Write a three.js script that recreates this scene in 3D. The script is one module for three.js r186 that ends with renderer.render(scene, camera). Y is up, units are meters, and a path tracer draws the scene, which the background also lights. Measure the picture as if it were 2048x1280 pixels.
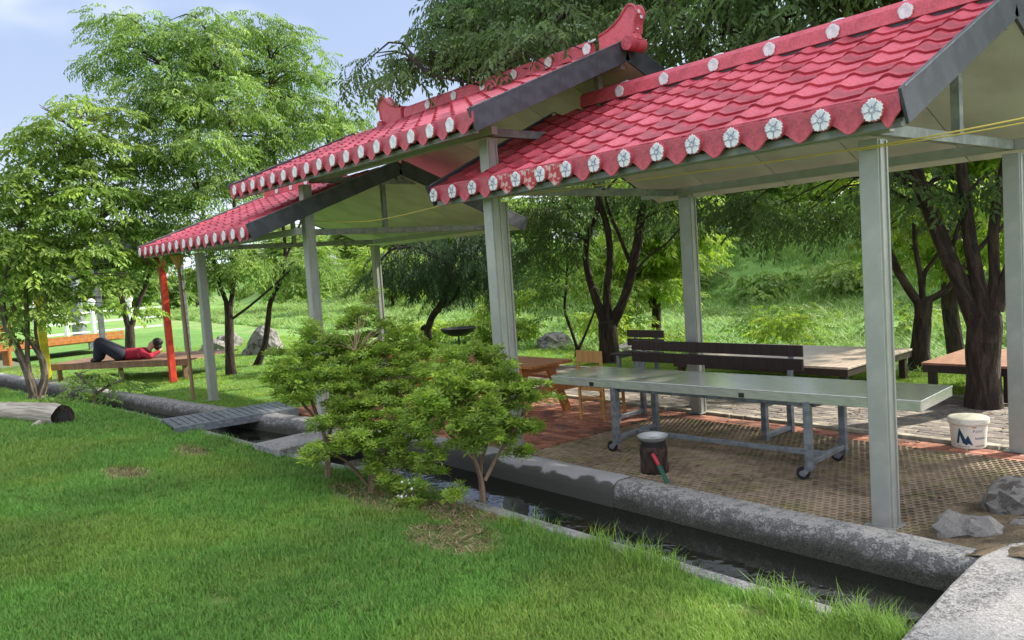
import * as THREE from 'three';
import { mergeGeometries } from 'three/addons/utils/BufferGeometryUtils.js';
import { RoundedBoxGeometry } from 'three/addons/geometries/RoundedBoxGeometry.js';

// ---------------------------------------------------------------- camera, sky, sun, exposure
const R = (d) => d * Math.PI / 180;
const scene = new THREE.Scene();
const camera = new THREE.PerspectiveCamera(43.68, 1.6, 0.05, 900);
camera.position.set(0, 2.05, 0);
camera.rotation.order = 'YXZ';
camera.rotation.set(R(-3.986), R(50.013), R(-3.884));

const renderer = new THREE.WebGLRenderer({ antialias: true });
renderer.toneMapping = THREE.LinearToneMapping;
renderer.toneMappingExposure = 2.4;
renderer.shadowMap.enabled = true;

const SUN = new THREE.Vector3(0.27, 0.56, -0.78).normalize();
const sun = new THREE.DirectionalLight(new THREE.Color(1.0, 0.93, 0.8), 4.3);
sun.position.copy(SUN).multiplyScalar(60).add(new THREE.Vector3(-9, 0, -7));
sun.target.position.set(-9, 0, -7);
sun.castShadow = true;
sun.shadow.mapSize.set(4096, 4096);
Object.assign(sun.shadow.camera, { left: -34, right: 34, top: 34, bottom: -34, near: 1, far: 160 });
sun.shadow.radius = 2.5;
scene.add(sun, sun.target);

// ---------------------------------------------------------------- helpers
let seed = 7;
function rng() { seed = (seed + 0x6D2B79F5) | 0; let t = Math.imul(seed ^ (seed >>> 15), 1 | seed); t = (t + Math.imul(t ^ (t >>> 7), 61 | t)) ^ t; return ((t ^ (t >>> 14)) >>> 0) / 4294967296; }
const rr = (a, b) => a + (b - a) * rng();
const V = (x, y, z) => new THREE.Vector3(x, y, z);
const clamp = (x, a = 0, b = 1) => Math.min(b, Math.max(a, x));
const sst = (a, b, x) => { const t = clamp((x - a) / (b - a)); return t * t * (3 - 2 * t); };
const lerp = (a, b, t) => a + (b - a) * t;
function hash(i, j, s) { let h = Math.imul(i, 374761393) + Math.imul(j, 668265263) + Math.imul(s, 1442695041); h = Math.imul(h ^ (h >>> 13), 1274126177); return ((h ^ (h >>> 16)) >>> 0) / 4294967296; }
function vn(x, y, s = 0, p = 0) {            // value noise, period p if given
  const i = Math.floor(x), j = Math.floor(y), fx = x - i, fy = y - j, u = fx * fx * (3 - 2 * fx), v = fy * fy * (3 - 2 * fy);
  const w = (k) => p ? ((k % p) + p) % p : k;
  const a = hash(w(i), w(j), s), b = hash(w(i + 1), w(j), s), c = hash(w(i), w(j + 1), s), d = hash(w(i + 1), w(j + 1), s);
  return lerp(lerp(a, b, u), lerp(c, d, u), v);
}
function fbm(x, y, s = 0, o = 4, p = 0) { let a = 0, k = 0.5, n = 0; for (let i = 0; i < o; i++) { a += k * vn(x, y, s + i * 17, p); n += k; k *= 0.5; x *= 2; y *= 2; p *= 2; } return a / n; }

// sky: blue air, paler to the horizon and round the sun, thin bright cloud
{
  const w = 1024, h = 512, d = new Float32Array(w * h * 4);
  for (let j = 0; j < h; j++) for (let i = 0; i < w; i++) {
    const th = ((j + 0.5) / h - 0.5) * Math.PI, ph = ((i + 0.5) / w - 0.5) * 2 * Math.PI;
    const y = Math.sin(th), x = Math.cos(th) * Math.cos(ph), z = Math.cos(th) * Math.sin(ph);
    const t = Math.pow(clamp(y), 0.55), s = clamp(x * SUN.x + y * SUN.y + z * SUN.z);
    const c = [lerp(0.35, 0.075, t), lerp(0.40, 0.14, t), lerp(0.48, 0.31, t)];
    const q = 1 / (Math.max(y, 0.0) + 0.16);
    let cl = sst(0.47, 0.74, fbm(x * q * 1.1 + 53.1, z * q * 1.1 + 14.5, 3, 6));
    cl = clamp(0.85 * cl + 0.3 * sst(0.2, 0.02, y));
    const glow = 0.50 * Math.pow(s, 4) + 0.6 * Math.pow(s, 24), cb = 0.78 + 0.35 * s;
    const o = 4 * (j * w + i);
    if (y < 0) { d[o] = 0.16; d[o + 1] = 0.19; d[o + 2] = 0.12; }
    else { d[o] = lerp(c[0], cb, cl) + glow; d[o + 1] = lerp(c[1], cb * 1.0, cl) + glow * 0.97; d[o + 2] = lerp(c[2], cb * 1.03, cl) + glow * 0.9; }
    d[o + 3] = 1;
  }
  const t = new THREE.DataTexture(d, w, h, THREE.RGBAFormat, THREE.FloatType);
  t.mapping = THREE.EquirectangularReflectionMapping; t.magFilter = t.minFilter = THREE.LinearFilter; t.wrapS = THREE.RepeatWrapping; t.needsUpdate = true;
  scene.background = t; scene.environment = t;
}

// names, tags
const taken = {};
function numbered(n) { const k = taken[n] = (taken[n] ?? -1) + 1; return k ? n + '_' + String(k).padStart(3, '0') : n; }
function thing(name, label, category, pos = [0, 0, 0], turn = 0, group) {
  const o = new THREE.Group(); o.name = numbered(name); o.position.set(...pos); o.rotation.y = turn;
  o.userData = { label, category }; if (group) o.userData.group = group; scene.add(o); return o;
}
function part(name, geo, mat, parent) { const m = new THREE.Mesh(geo, mat); m.name = name; m.castShadow = m.receiveShadow = true; parent.add(m); return m; }
function one(name, geo, mat, label, category, pos = [0, 0, 0], turn = 0, group) {
  const m = part(numbered(name), geo, mat, scene); m.position.set(...pos); m.rotation.y = turn; m.userData = { label, category }; if (group) m.userData.group = group; return m;
}
function struct(name, geo, mat) { const m = part(numbered(name), geo, mat, scene); m.userData.kind = 'structure'; return m; }
function structGroup(name) { const g = new THREE.Group(); g.name = numbered(name); g.userData.kind = 'structure'; scene.add(g); return g; }

// geometry
function flat(g) { const n = g.index ? g.toNonIndexed() : g; for (const k of Object.keys(n.attributes)) if (!['position', 'normal', 'uv'].includes(k)) n.deleteAttribute(k); return n; }
function metreUV(g0, o = 0) {                // uv in metres from the dominant axis of each normal
  const g = flat(g0), p = g.attributes.position, n = g.attributes.normal, uv = new Float32Array(p.count * 2);
  for (let i = 0; i < p.count; i += 3) {
    let a = 0, b = 0, c = 0; for (let k = 0; k < 3; k++) { a += n.getX(i + k); b += n.getY(i + k); c += n.getZ(i + k); }
    a = Math.abs(a); b = Math.abs(b); c = Math.abs(c);
    for (let k = i; k < i + 3; k++) {
      const x = p.getX(k), y = p.getY(k), z = p.getZ(k);
      const q = a > b && a > c ? [z, y] : b > c ? [x, z] : [x, y];
      uv[2 * k] = q[0] + o; uv[2 * k + 1] = q[1] + o * 0.7;
    }
  }
  g.setAttribute('uv', new THREE.BufferAttribute(uv, 2)); return g;
}
function box(w, h, d, x = 0, y = 0, z = 0, r = 0) {
  const g = r ? new RoundedBoxGeometry(w, h, d, 1, r) : new THREE.BoxGeometry(w, h, d);
  return metreUV(g, x * 1.7 + z * 0.9 + y).translate(x, y, z);
}
function bar(a, b, w, h, r = 0, up = V(0, 1, 0)) {     // rectangular bar from a to b (w across, h along up)
  const A = V(...a), B = V(...b), L = A.distanceTo(B), z = B.clone().sub(A).normalize();
  let x = up.clone().cross(z); if (x.lengthSq() < 1e-6) x = V(1, 0, 0); x.normalize(); const y = z.clone().cross(x);
  const g = r ? new RoundedBoxGeometry(w, h, L, 1, r) : new THREE.BoxGeometry(w, h, L);
  const m = new THREE.Matrix4().makeBasis(x, y, z).setPosition(A.clone().add(B).multiplyScalar(0.5));
  return metreUV(g, a[0] * 1.3).applyMatrix4(m);
}
function cyl(r0, r1, h, x = 0, y = 0, z = 0, s = 16, open = false) { return flat(new THREE.CylinderGeometry(r1, r0, h, s, 1, open)).translate(x, y, z); }
function lathe(pts, s = 24) { return flat(new THREE.LatheGeometry(pts.map((p) => new THREE.Vector2(...p)), s)); }
const merge = (a) => mergeGeometries(a.map(flat));
function extr(shape, depth, bevel = 0, seg = 1) { return flat(new THREE.ExtrudeGeometry(shape, { depth, bevelEnabled: bevel > 0, bevelThickness: bevel, bevelSize: bevel, bevelSegments: seg, curveSegments: 8 })); }
function poly(pts) { const s = new THREE.Shape(); pts.forEach((p, i) => i ? s.lineTo(...p) : s.moveTo(...p)); s.closePath(); return s; }
function tube(pts, rad, sides = 8, seg = 0, rough = 0) {  // tapered tube through points, uv in metres
  const c = new THREE.CatmullRomCurve3(pts.map((p) => V(...p)), false, 'centripetal');
  const n = seg || Math.max(2, (pts.length - 1) * 3), P = [], U = [], N = [], idx = [];
  let len = 0, prev = null, nx = null;
  for (let i = 0; i <= n; i++) {
    const t = i / n, p = c.getPoint(t), tg = c.getTangent(t), f = t * (rad.length - 1), k = Math.min(rad.length - 2, Math.floor(f)), r = lerp(rad[k], rad[k + 1], f - k);
    if (!nx) { nx = Math.abs(tg.y) > 0.9 ? V(1, 0, 0) : V(0, 1, 0); }
    nx = nx.clone().addScaledVector(tg, -nx.dot(tg)).normalize(); const ny = tg.clone().cross(nx);
    if (prev) len += p.distanceTo(prev); prev = p;
    for (let j = 0; j <= sides; j++) {
      const a = j / sides * 2 * Math.PI, q = nx.clone().multiplyScalar(Math.cos(a)).addScaledVector(ny, Math.sin(a));
      const k2 = rough ? 1 + rough * (fbm((j % sides) * 0.9 + 3, len * 4 + 1, 5, 3) - 0.5) * 2 : 1;
      P.push(p.x + q.x * r * k2, p.y + q.y * r * k2, p.z + q.z * r * k2); N.push(q.x, q.y, q.z); U.push(j / sides * 6.283 * rad[0], len);
    }
  }
  for (let i = 0; i < n; i++) for (let j = 0; j < sides; j++) { const a = i * (sides + 1) + j, b = a + sides + 1; idx.push(a, a + 1, b, a + 1, b + 1, b); }
  const g = new THREE.BufferGeometry();
  g.setAttribute('position', new THREE.Float32BufferAttribute(P, 3)); g.setAttribute('normal', new THREE.Float32BufferAttribute(N, 3)); g.setAttribute('uv', new THREE.Float32BufferAttribute(U, 2)); g.setIndex(idx);
  return flat(g);
}
function rawGeo(P, U) { const g = new THREE.BufferGeometry(); g.setAttribute('position', new THREE.Float32BufferAttribute(P, 3)); g.setAttribute('uv', new THREE.Float32BufferAttribute(U, 2)); g.computeVertexNormals(); return g; }
function gridGeo(nx, nz, f) {                // smooth sheet, f(i/nx, j/nz) -> [x,y,z,u,v]
  const P = [], U = [], I = [];
  for (let j = 0; j <= nz; j++) for (let i = 0; i <= nx; i++) { const q = f(i / nx, j / nz); P.push(q[0], q[1], q[2]); U.push(q[3] ?? q[0], q[4] ?? q[2]); }
  for (let j = 0; j < nz; j++) for (let i = 0; i < nx; i++) { const a = j * (nx + 1) + i, b = a + nx + 1; I.push(a, b, a + 1, a + 1, b, b + 1); }
  const g = new THREE.BufferGeometry(); g.setAttribute('position', new THREE.Float32BufferAttribute(P, 3)); g.setAttribute('uv', new THREE.Float32BufferAttribute(U, 2)); g.setIndex(I); g.computeVertexNormals(); return g;
}
function rockGeo(rx, ry, rz, s, det = 3, amp = 0.35) {
  const g = new THREE.IcosahedronGeometry(1, det), p = g.attributes.position;
  for (let i = 0; i < p.count; i++) {
    const v = V(p.getX(i), p.getY(i), p.getZ(i)).normalize();
    let k = 1 + amp * (fbm(v.x * 1.6 + s, v.y * 1.6 + v.z * 1.3 + s * 2, s, 3) - 0.5) * 2;
    k -= 0.18 * Math.max(0, vn(v.x * 2.2 + 9, v.z * 2.2 + v.y * 2 + s, s + 3) - 0.45);
    p.setXYZ(i, v.x * k * rx, Math.max(v.y * k, -0.35) * ry, v.z * k * rz);
  }
  g.computeVertexNormals(); return metreUV(g, s);
}
function copies(name, geo, mat, list, parent, kind = 'stuff') {   // list of {p, q|rot, s, c}
  const m = new THREE.InstancedMesh(geo, mat, list.length), M = new THREE.Matrix4(); m.name = name; m.castShadow = m.receiveShadow = true;
  list.forEach((e, i) => { M.compose(e.p, e.q, e.s); m.setMatrixAt(i, M); if (e.c) m.setColorAt(i, e.c); });
  if (kind) m.userData.kind = kind; parent.add(m); return m;
}

// ---------------------------------------------------------------- materials
function tex(n, size, fn, srgb = true, h = n) {  // texture covering size metres (or [u,v])
  const d = new Uint8Array(n * h * 4);
  for (let j = 0; j < h; j++) for (let i = 0; i < n; i++) { const c = fn(i / n, j / h, i, j), o = 4 * (j * n + i); d[o] = clamp(c[0], 0, 255); d[o + 1] = clamp(c[1], 0, 255); d[o + 2] = clamp(c[2], 0, 255); d[o + 3] = 255; }
  const t = new THREE.DataTexture(d, n, h); t.wrapS = t.wrapT = THREE.RepeatWrapping; t.magFilter = THREE.LinearFilter; t.minFilter = THREE.LinearMipmapLinearFilter; t.generateMipmaps = true;
  if (srgb) t.colorSpace = THREE.SRGBColorSpace; const s = Array.isArray(size) ? size : [size, size]; t.repeat.set(1 / s[0], 1 / s[1]); t.needsUpdate = true; return t;
}
const gray = (f) => (u, v, i, j) => { const k = 255 * clamp(f(u, v, i, j)); return [k, k, k]; };
const mat = (o) => new THREE.MeshStandardMaterial({ roughness: 0.8, ...o });
const lin = (r, g, b) => new THREE.Color().setRGB(r, g, b);
const mixc = (a, b, t) => [lerp(a[0], b[0], t), lerp(a[1], b[1], t), lerp(a[2], b[2], t)];
const fineBump = tex(256, 0.35, gray((u, v) => 0.6 * fbm(u * 16, v * 16, 1, 4, 16) + 0.4 * vn(u * 128, v * 128, 9, 128)), false);
const blotch = (size, a, b, k = 6, s = 2, lo = 0.3, hi = 0.7, fine = 14, n = 512) => tex(n, size, (u, v) => { const t = sst(lo, hi, fbm(u * k, v * k, s, 5, k)); const f = (vn(u * n / 3, v * n / 3, s + 50, Math.floor(n / 3)) - 0.5) * fine; return mixc(a, b, t).map((x) => x + f); });
const grain = (a, b, size = 0.6, s = 1) => tex(512, [size, size * 3], (u, v) => { const w = fbm(u * 24 + 0.8 * vn(u * 3, v * 4, s, 3), v * 3, s, 4, 24), l = vn(u * 160, v * 6, s + 4, 160); return mixc(a, b, clamp(sst(0.25, 0.75, w) * 0.75 + l * 0.3)); });
const M = {};
M.steel = mat({ map: blotch(0.5, [172, 174, 168], [160, 163, 158], 5, 4, 0.2, 0.8, 8), metalness: 0.35, roughness: 0.42, bumpMap: fineBump, bumpScale: 0.0006 });
M.beam = mat({ map: blotch(0.7, [158, 160, 156], [128, 133, 134], 8, 8), metalness: 0.3, roughness: 0.5 });
M.darkSteel = mat({ map: blotch(0.6, [82, 85, 94], [70, 72, 80], 8, 11, 0.3, 0.7, 8), roughness: 0.45, metalness: 0.2 });
M.soffit = mat({ map: blotch(1.6, [208, 207, 198], [192, 191, 182], 5, 21, 0.3, 0.7, 6), roughness: 0.55 });
M.stainless = mat({ map: tex(512, [0.5, 0.5], (u, v) => { const k = 184 + 36 * vn(u * 6, v * 200, 3, 200) + 26 * fbm(u * 8, v * 8, 5, 3, 8); return [k, k * 1.0, k * 0.98]; }), metalness: 0.6, roughness: 0.14, bumpMap: fineBump, bumpScale: 0.0006 });
M.foil = mat({ color: 0xd8dce0, metalness: 0.6, roughness: 0.3, bumpMap: fineBump, bumpScale: 0.003 });
M.frameSteel = mat({ map: blotch(0.4, [140, 146, 152], [112, 118, 126], 8, 31), metalness: 0.5, roughness: 0.45 });
const redVar = [[203, 84, 100], [198, 78, 94], [208, 92, 108]];
M.roof = redVar.map((c, i) => mat({ map: blotch(2.3, c, c.map((x) => x * 0.8), 12, 40 + i, 0.35, 0.75, 22), roughness: 0.48, bumpMap: fineBump, bumpScale: 0.0015 }));
M.worn = mat({ map: blotch(0.25, [176, 60, 66], [206, 172, 168], 7, 48, 0.45, 0.62, 14), roughness: 0.7 });
M.white = mat({ map: blotch(0.2, [232, 232, 236], [204, 206, 214], 6, 49, 0.3, 0.7, 8), roughness: 0.6 });
M.ink = mat({ color: 0x848aa4, roughness: 0.7 });
M.concrete = mat({ map: tex(1024, 1.8, (u, v) => { const t = fbm(u * 12, v * 12, 60, 6, 12), s = sst(0.42, 0.64, 0.5 * fbm(u * 70, v * 70, 66, 3, 70) + 0.5 * vn(u * 230, v * 230, 69, 230)), w = 0.35 + 0.65 * sst(0.35, 0.65, fbm(u * 5, v * 5, 68, 3, 5)), f = vn(u * 340, v * 340, 3, 340) * 40 - 20; return mixc(mixc([134, 133, 132], [164, 163, 162], t), [84, 82, 82], s * 0.75 * w).map((x) => x + f); }), roughness: 0.95, bumpMap: fineBump, bumpScale: 0.008 });
M.curbRough = mat({ map: tex(1024, [2.6, 0.85], (u, v) => {    // v runs over rear, top and canal face; lichen and algae stains on the face
  const e = v * 0.85, n = fbm(u * 60, v * 20, 70, 5, 60), f = vn(u * 420, v * 140, 3, 420) * 40 - 20;
  const hf = vn(u * 300, v * 100, 77, 300), st = sst(0.40, 0.62, n * 0.62 + hf * 0.38 + 0.17 * sst(0.36, 0.45, e) - 0.08), al = sst(0.46, 0.60, e + (fbm(u * 10, v * 4, 74, 4, 10) - 0.5) * 0.16);
  return mixc(mixc([146, 145, 143], [66, 67, 66], st * 0.62), [50, 52, 42], al * 0.75).map((x) => x + f);
}), roughness: 0.95, bumpMap: fineBump, bumpScale: 0.008 });
M.curbSmooth = mat({ map: tex(1024, [2.6, 0.85], (u, v) => {
  const e = v * 0.85, n = fbm(u * 14, v * 6, 80, 5, 14), f = vn(u * 420, v * 140, 3, 420) * 12 - 6;
  const st = sst(0.42, 0.46, e + (fbm(u * 13, v * 5, 84, 4, 13) - 0.5) * 0.22);
  return mixc(mixc([158, 158, 160], [140, 140, 140], n), [62, 62, 56], st * 0.85).map((x) => x + f);
}), roughness: 0.9, bumpMap: fineBump, bumpScale: 0.003 });
M.kerb = mat({ map: blotch(0.8, [176, 168, 152], [140, 134, 122], 8, 91), roughness: 0.9, bumpMap: fineBump, bumpScale: 0.003 });
M.brick = [[172, 112, 90], [184, 124, 100], [158, 100, 82], [150, 110, 96], [126, 92, 80], [192, 136, 112]].map((c, i) => mat({ map: blotch(0.5, c, c.map((x) => x * 0.76), 7, 100 + i, 0.3, 0.7, 30, 256), roughness: 0.9, bumpMap: fineBump, bumpScale: 0.003 }));
M.paver = [[138, 129, 120], [124, 116, 109], [150, 140, 129], [110, 104, 100]].map((c, i) => mat({ map: blotch(0.5, c, c.map((x) => x * 0.78), 7, 110 + i, 0.3, 0.7, 26, 256), roughness: 0.92, bumpMap: fineBump, bumpScale: 0.003 }));
M.matRubber = mat({ color: lin(0.235, 0.18, 0.125), roughness: 0.9 });
M.joint = mat({ map: blotch(0.6, [70, 62, 50], [96, 86, 68], 9, 120), roughness: 1 });
M.soil = mat({ map: blotch(1.2, [120, 104, 82], [74, 64, 48], 10, 130, 0.3, 0.7, 40), roughness: 1, bumpMap: fineBump, bumpScale: 0.012 });
M.litter = [[176, 156, 124], [138, 112, 80], [96, 76, 54]].map((c) => mat({ color: new THREE.Color(...c.map((x) => x / 255)).convertSRGBToLinear(), roughness: 1, side: THREE.DoubleSide }));
M.lawnBase = mat({ map: tex(1024, 5, (u, v) => { const t = fbm(u * 24, v * 24, 140, 5, 24), y = sst(0.5, 0.75, fbm(u * 6, v * 6, 145, 4, 6)), f = vn(u * 500, v * 500, 3, 500) * 40 - 20; return mixc(mixc([72, 114, 42], [98, 144, 58], t), [116, 132, 66], y * 0.5).map((x) => x + f * 0.6); }), roughness: 1, bumpMap: fineBump, bumpScale: 0.02 });
M.meadow = mat({ map: tex(1024, 14, (u, v) => { const t = fbm(u * 20, v * 20, 150, 6, 20), y = sst(0.5, 0.7, fbm(u * 8, v * 8, 155, 4, 8)), f = vn(u * 500, v * 500, 3, 500) * 40 - 20; return mixc(mixc([88, 128, 56], [128, 166, 80], t), [146, 144, 104], y * 0.45).map((x) => x + f); }), roughness: 1, bumpMap: fineBump, bumpScale: 0.03 });
M.bank = mat({ map: tex(1024, 16, (u, v) => { const t = fbm(u * 24, v * 24, 160, 6, 24), y = sst(0.46, 0.62, fbm(u * 10, v * 14, 165, 5, 2)), f = vn(u * 400, v * 400, 3, 400) * 40 - 20; return mixc(mixc([60, 88, 36], [96, 120, 56], t), [124, 104, 84], y * 0.6).map((x) => x + f); }), roughness: 1 });
M.water = new THREE.MeshPhysicalMaterial({ color: lin(0.012, 0.014, 0.010), roughness: 0.03, ior: 1.33, bumpMap: tex(512, 1.4, gray((u, v) => fbm(u * 7, v * 7, 170, 4, 7)), false), bumpScale: 0.004 });
M.rock = mat({ map: tex(512, 0.9, (u, v) => { const t = fbm(u * 8, v * 8, 180, 6, 8), c = sst(0.55, 0.68, fbm(u * 11, v * 11, 185, 4, 11)), f = vn(u * 200, v * 200, 3, 200) * 30 - 15; return mixc(mixc([100, 98, 96], [150, 147, 142], t), [72, 68, 64], c * 0.8).map((x) => x + f); }), roughness: 0.95, bumpMap: fineBump, bumpScale: 0.01 });
M.wood = { orange: mat({ map: grain([186, 122, 62], [150, 90, 44], 0.5, 201), roughness: 0.5 }), pale: mat({ map: grain([204, 160, 96], [176, 128, 70], 0.5, 205), roughness: 0.55 }), dark: mat({ map: grain([58, 40, 34], [36, 24, 20], 0.5, 209), roughness: 0.5 }), top: mat({ map: grain([206, 188, 172], [180, 160, 146], 0.5, 213), roughness: 0.35 }), deck: mat({ map: grain([150, 118, 92], [112, 84, 64], 0.5, 217), roughness: 0.7 }), brown: mat({ map: grain([172, 128, 100], [140, 100, 78], 0.5, 221), roughness: 0.6 }), log: mat({ map: grain([196, 188, 176], [140, 130, 118], 0.5, 225), roughness: 0.9, bumpMap: fineBump, bumpScale: 0.01 }) };
const barkMap = (a, b, s) => tex(512, [0.5, 0.9], (u, v) => { const t = fbm(u * 10 + vn(u * 4, v * 5, s, 4), v * 4, s, 5, 10), f = vn(u * 120, v * 60, s + 5, 120) * 24 - 12; return mixc(a, b, sst(0.3, 0.7, t)).map((x) => x + f); });
const barkBump = tex(512, [0.4, 0.8], gray((u, v) => fbm(u * 12 + vn(u * 4, v * 5, 8, 4), v * 4, 230, 5, 12)), false);
M.bark = mat({ map: barkMap([66, 54, 46], [36, 28, 24], 231), roughness: 1, bumpMap: barkBump, bumpScale: 0.02 });
M.barkGrey = mat({ map: barkMap([128, 116, 104], [80, 70, 62], 235), roughness: 1, bumpMap: barkBump, bumpScale: 0.01 });
M.twig = mat({ map: barkMap([142, 120, 98], [98, 80, 66], 239), roughness: 1 });
const leafMat = (c, tr = 0.45) => new THREE.MeshPhysicalMaterial({ color: lin(...c), roughness: 0.75, transmission: tr, thickness: 0, side: THREE.DoubleSide, specularIntensity: 0.6 });
M.leaf = { zelkova: leafMat([0.11, 0.20, 0.05], 0.5), young: leafMat([0.30, 0.44, 0.06], 0.55), light: leafMat([0.24, 0.38, 0.065], 0.55), mid: leafMat([0.20, 0.34, 0.07], 0.55), azalea: leafMat([0.29, 0.44, 0.065], 0.45), pine: leafMat([0.06, 0.12, 0.05], 0.4), bush: leafMat([0.23, 0.35, 0.07], 0.5) };
M.grass = leafMat([0.20, 0.37, 0.055], 0.4); M.tall = leafMat([0.25, 0.43, 0.10], 0.5);
M.plastic = mat({ map: blotch(0.4, [226, 222, 208], [206, 200, 184], 6, 241, 0.3, 0.7, 5), roughness: 0.45 });
M.rubber = mat({ color: 0x1c1c1e, roughness: 0.85 }); M.black = mat({ color: 0x22201f, roughness: 0.6 });
M.redPaint = mat({ map: blotch(0.8, [206, 62, 44], [178, 46, 36], 6, 243), roughness: 0.45 }); M.yellowPaint = mat({ map: blotch(0.8, [206, 196, 30], [170, 160, 40], 7, 245), roughness: 0.5 });
M.whitePaint = mat({ color: 0xe4e6e4, roughness: 0.5 }); M.greenPlastic = mat({ color: 0x0e4a3c, roughness: 0.45 }); M.redPlastic = mat({ color: 0xb02838, roughness: 0.4 });
M.wire = mat({ color: 0xd6bf5e, roughness: 0.5 }); M.skin = mat({ color: lin(0.55, 0.33, 0.24), roughness: 0.6 }); M.navy = mat({ color: 0x1c2030, roughness: 0.85 }); M.redCloth = mat({ color: 0xa0203a, roughness: 0.9 }); M.hair = mat({ color: 0x15110f, roughness: 0.6 });

// ---------------------------------------------------------------- the setting: ground, canal, paving
const pl = (T) => (x) => { for (let i = 0; i < T.length - 1; i++) if (x >= T[i + 1][0]) { const t = clamp((x - T[i + 1][0]) / (T[i][0] - T[i + 1][0])); return lerp(T[i + 1][1], T[i][1], t); } return T[T.length - 1][1]; };
const curbZ = pl([[4, -5.26], [-7.6, -5.24], [-10.4, -4.93], [-12.7, -4.55], [-17.8, -3.95], [-26, -3.0], [-46, -0.6]]);      // rear edge of the far curb
const copeZ = pl([[4, -3.97], [-7, -3.95], [-8, -3.82], [-11.8, -3.62], [-14.5, -3.46], [-17.5, -3.02], [-26, -1.9], [-46, 0.6]]); // lawn edge of the near coping
function lawnY(x, z) { const d = Math.max(0, z - copeZ(x)); return 0.012 + 0.05 * d * sst(0, 1, d) * 0.9 + 0.035 * (fbm(x * 0.9 + 3, z * 0.9, 11, 3) - 0.5) * sst(0, 0.6, d); }
function rearY(x, z) {
  const k = fbm(x * 0.22 + 7, z * 0.22, 21, 4) - 0.5, far = -z - 0.10 * Math.max(0, -x - 10);
  let y = -0.05 + 0.03 * k;
  y += -0.75 * sst(12.0, 15.5, far) + 0.5 * k * sst(12.5, 16, far);
  y += 4.0 * sst(29, 42, far) + 1.2 * k * sst(28, 36, far) + 2.0 * sst(46, 80, far);
  return y;
}
struct('ground', gridGeo(170, 150, (a, b) => {
  const x = lerp(60, -200, Math.pow(a, 1.0) * 0.35 + 0.65 * Math.pow(a, 2.2)), d = lerp(0, 150, Math.pow(b, 2.0)); const z = Math.min(-5.0, curbZ(x) + 0.12) - d;
  return [x, d < 0.02 ? -0.3 : rearY(x, z), z];
}), M.meadow);
struct('lawn', gridGeo(150, 50, (a, b) => { const x = lerp(6, -60, Math.pow(a, 1.3)), z = copeZ(x) + 14 * b * b; return [x, lawnY(x, z) - 0.008, z]; }), M.lawnBase);
// bright grass verge behind the paving, a sheet on the ground
struct('grass_verge', gridGeo(90, 16, (a, b) => { const x = lerp(8, -40, a), z = lerp(x < -11.4 ? Math.min(curbZ(x) - 0.02, -4.2) : -10.5, -13.2, b); return [x, Math.max(rearY(x, z), -0.5) + 0.045 - 0.06 * sst(0.8, 1, b), z]; }), M.lawnBase);

function strip(zf, x0, x1, prof, n = 40) {
  const e = [0]; for (let i = 1; i < prof.length; i++) e.push(e[i - 1] + Math.hypot(prof[i][0] - prof[i - 1][0], prof[i][1] - prof[i - 1][1]));
  const g = gridGeo(n, prof.length - 1, (a, b) => { const x = lerp(x0, x1, a), k = Math.round(b * (prof.length - 1)), w = 0.010 * (fbm(x * 3, k * 1.3, 31, 3) - 0.5); return [x, prof[k][1] + (k > 0 && k < prof.length - 1 ? w * 1.6 : 0), zf(x) + prof[k][0] + w, x, e[k]]; });
  return g;
}
const curbProf = [[0, -0.09], [0, 0.06], [0.015, 0.098], [0.10, 0.106], [0.20, 0.102], [0.245, 0.085], [0.268, 0.045], [0.275, -0.02], [0.278, -0.5]];
{
  const c = structGroup('canal_curb');
  part('rough_section', strip(curbZ, 1.5, -4.72, curbProf, 90), M.curbRough, c);
  part('smooth_section', strip((x) => curbZ(x) + 0.004, -4.72, -8.9, curbProf.map(([z, y]) => [z, y + 0.006]), 60), M.curbSmooth, c);
  part('rough_section', strip(curbZ, -8.9, -44, curbProf, 160), M.curbRough, c);
  const p2 = structGroup('canal_coping');
  const cp = [[0.0, -0.05], [0, 0.018], [-0.02, 0.026], [-0.11, 0.024], [-0.135, 0.008], [-0.14, -0.5]];
  part('coping_strip', strip(copeZ, 1.5, -44, cp, 260), M.concrete, p2).material = M.concrete;
}
struct('canal_water', gridGeo(60, 2, (a, b) => { const x = lerp(2, -46, a); return [x, -0.115, lerp(copeZ(x) - 0.1, curbZ(x) + 0.24, b)]; }), M.water);
struct('canal_bed', gridGeo(60, 2, (a, b) => { const x = lerp(2.2, -46, a); return [x, -0.46, lerp(copeZ(x), curbZ(x) + 0.1, b)]; }), M.joint);

// concrete bridge slab at the right edge, rough cast
{
  const s = poly([[-1.60, 3.05], [-1.66, 3.55], [-1.70, 3.95], [-1.755, 4.5], [-1.785, 4.98], [-1.73, 5.30], [-1.62, 5.45], [1.6, 5.6], [1.6, 3.0]].map(([x, z]) => [x, z]));
  const g = metreUV(extr(s, 0.3, 0.025, 2).rotateX(-Math.PI / 2).translate(0, -0.17, 0));
  one('bridge_slab', g, M.concrete, 'rough speckled concrete slab bridging the canal in the right corner', 'slab');
}
// small cross slab over the canal near the azaleas
one('cross_slab', merge([box(0.62, 0.10, 1.30, 0, 0.06, 0, 0.012)]), M.concrete, 'small weathered concrete slab laid across the canal beside the azaleas', 'slab', [-9.1, 0, -4.32], R(6));
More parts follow.
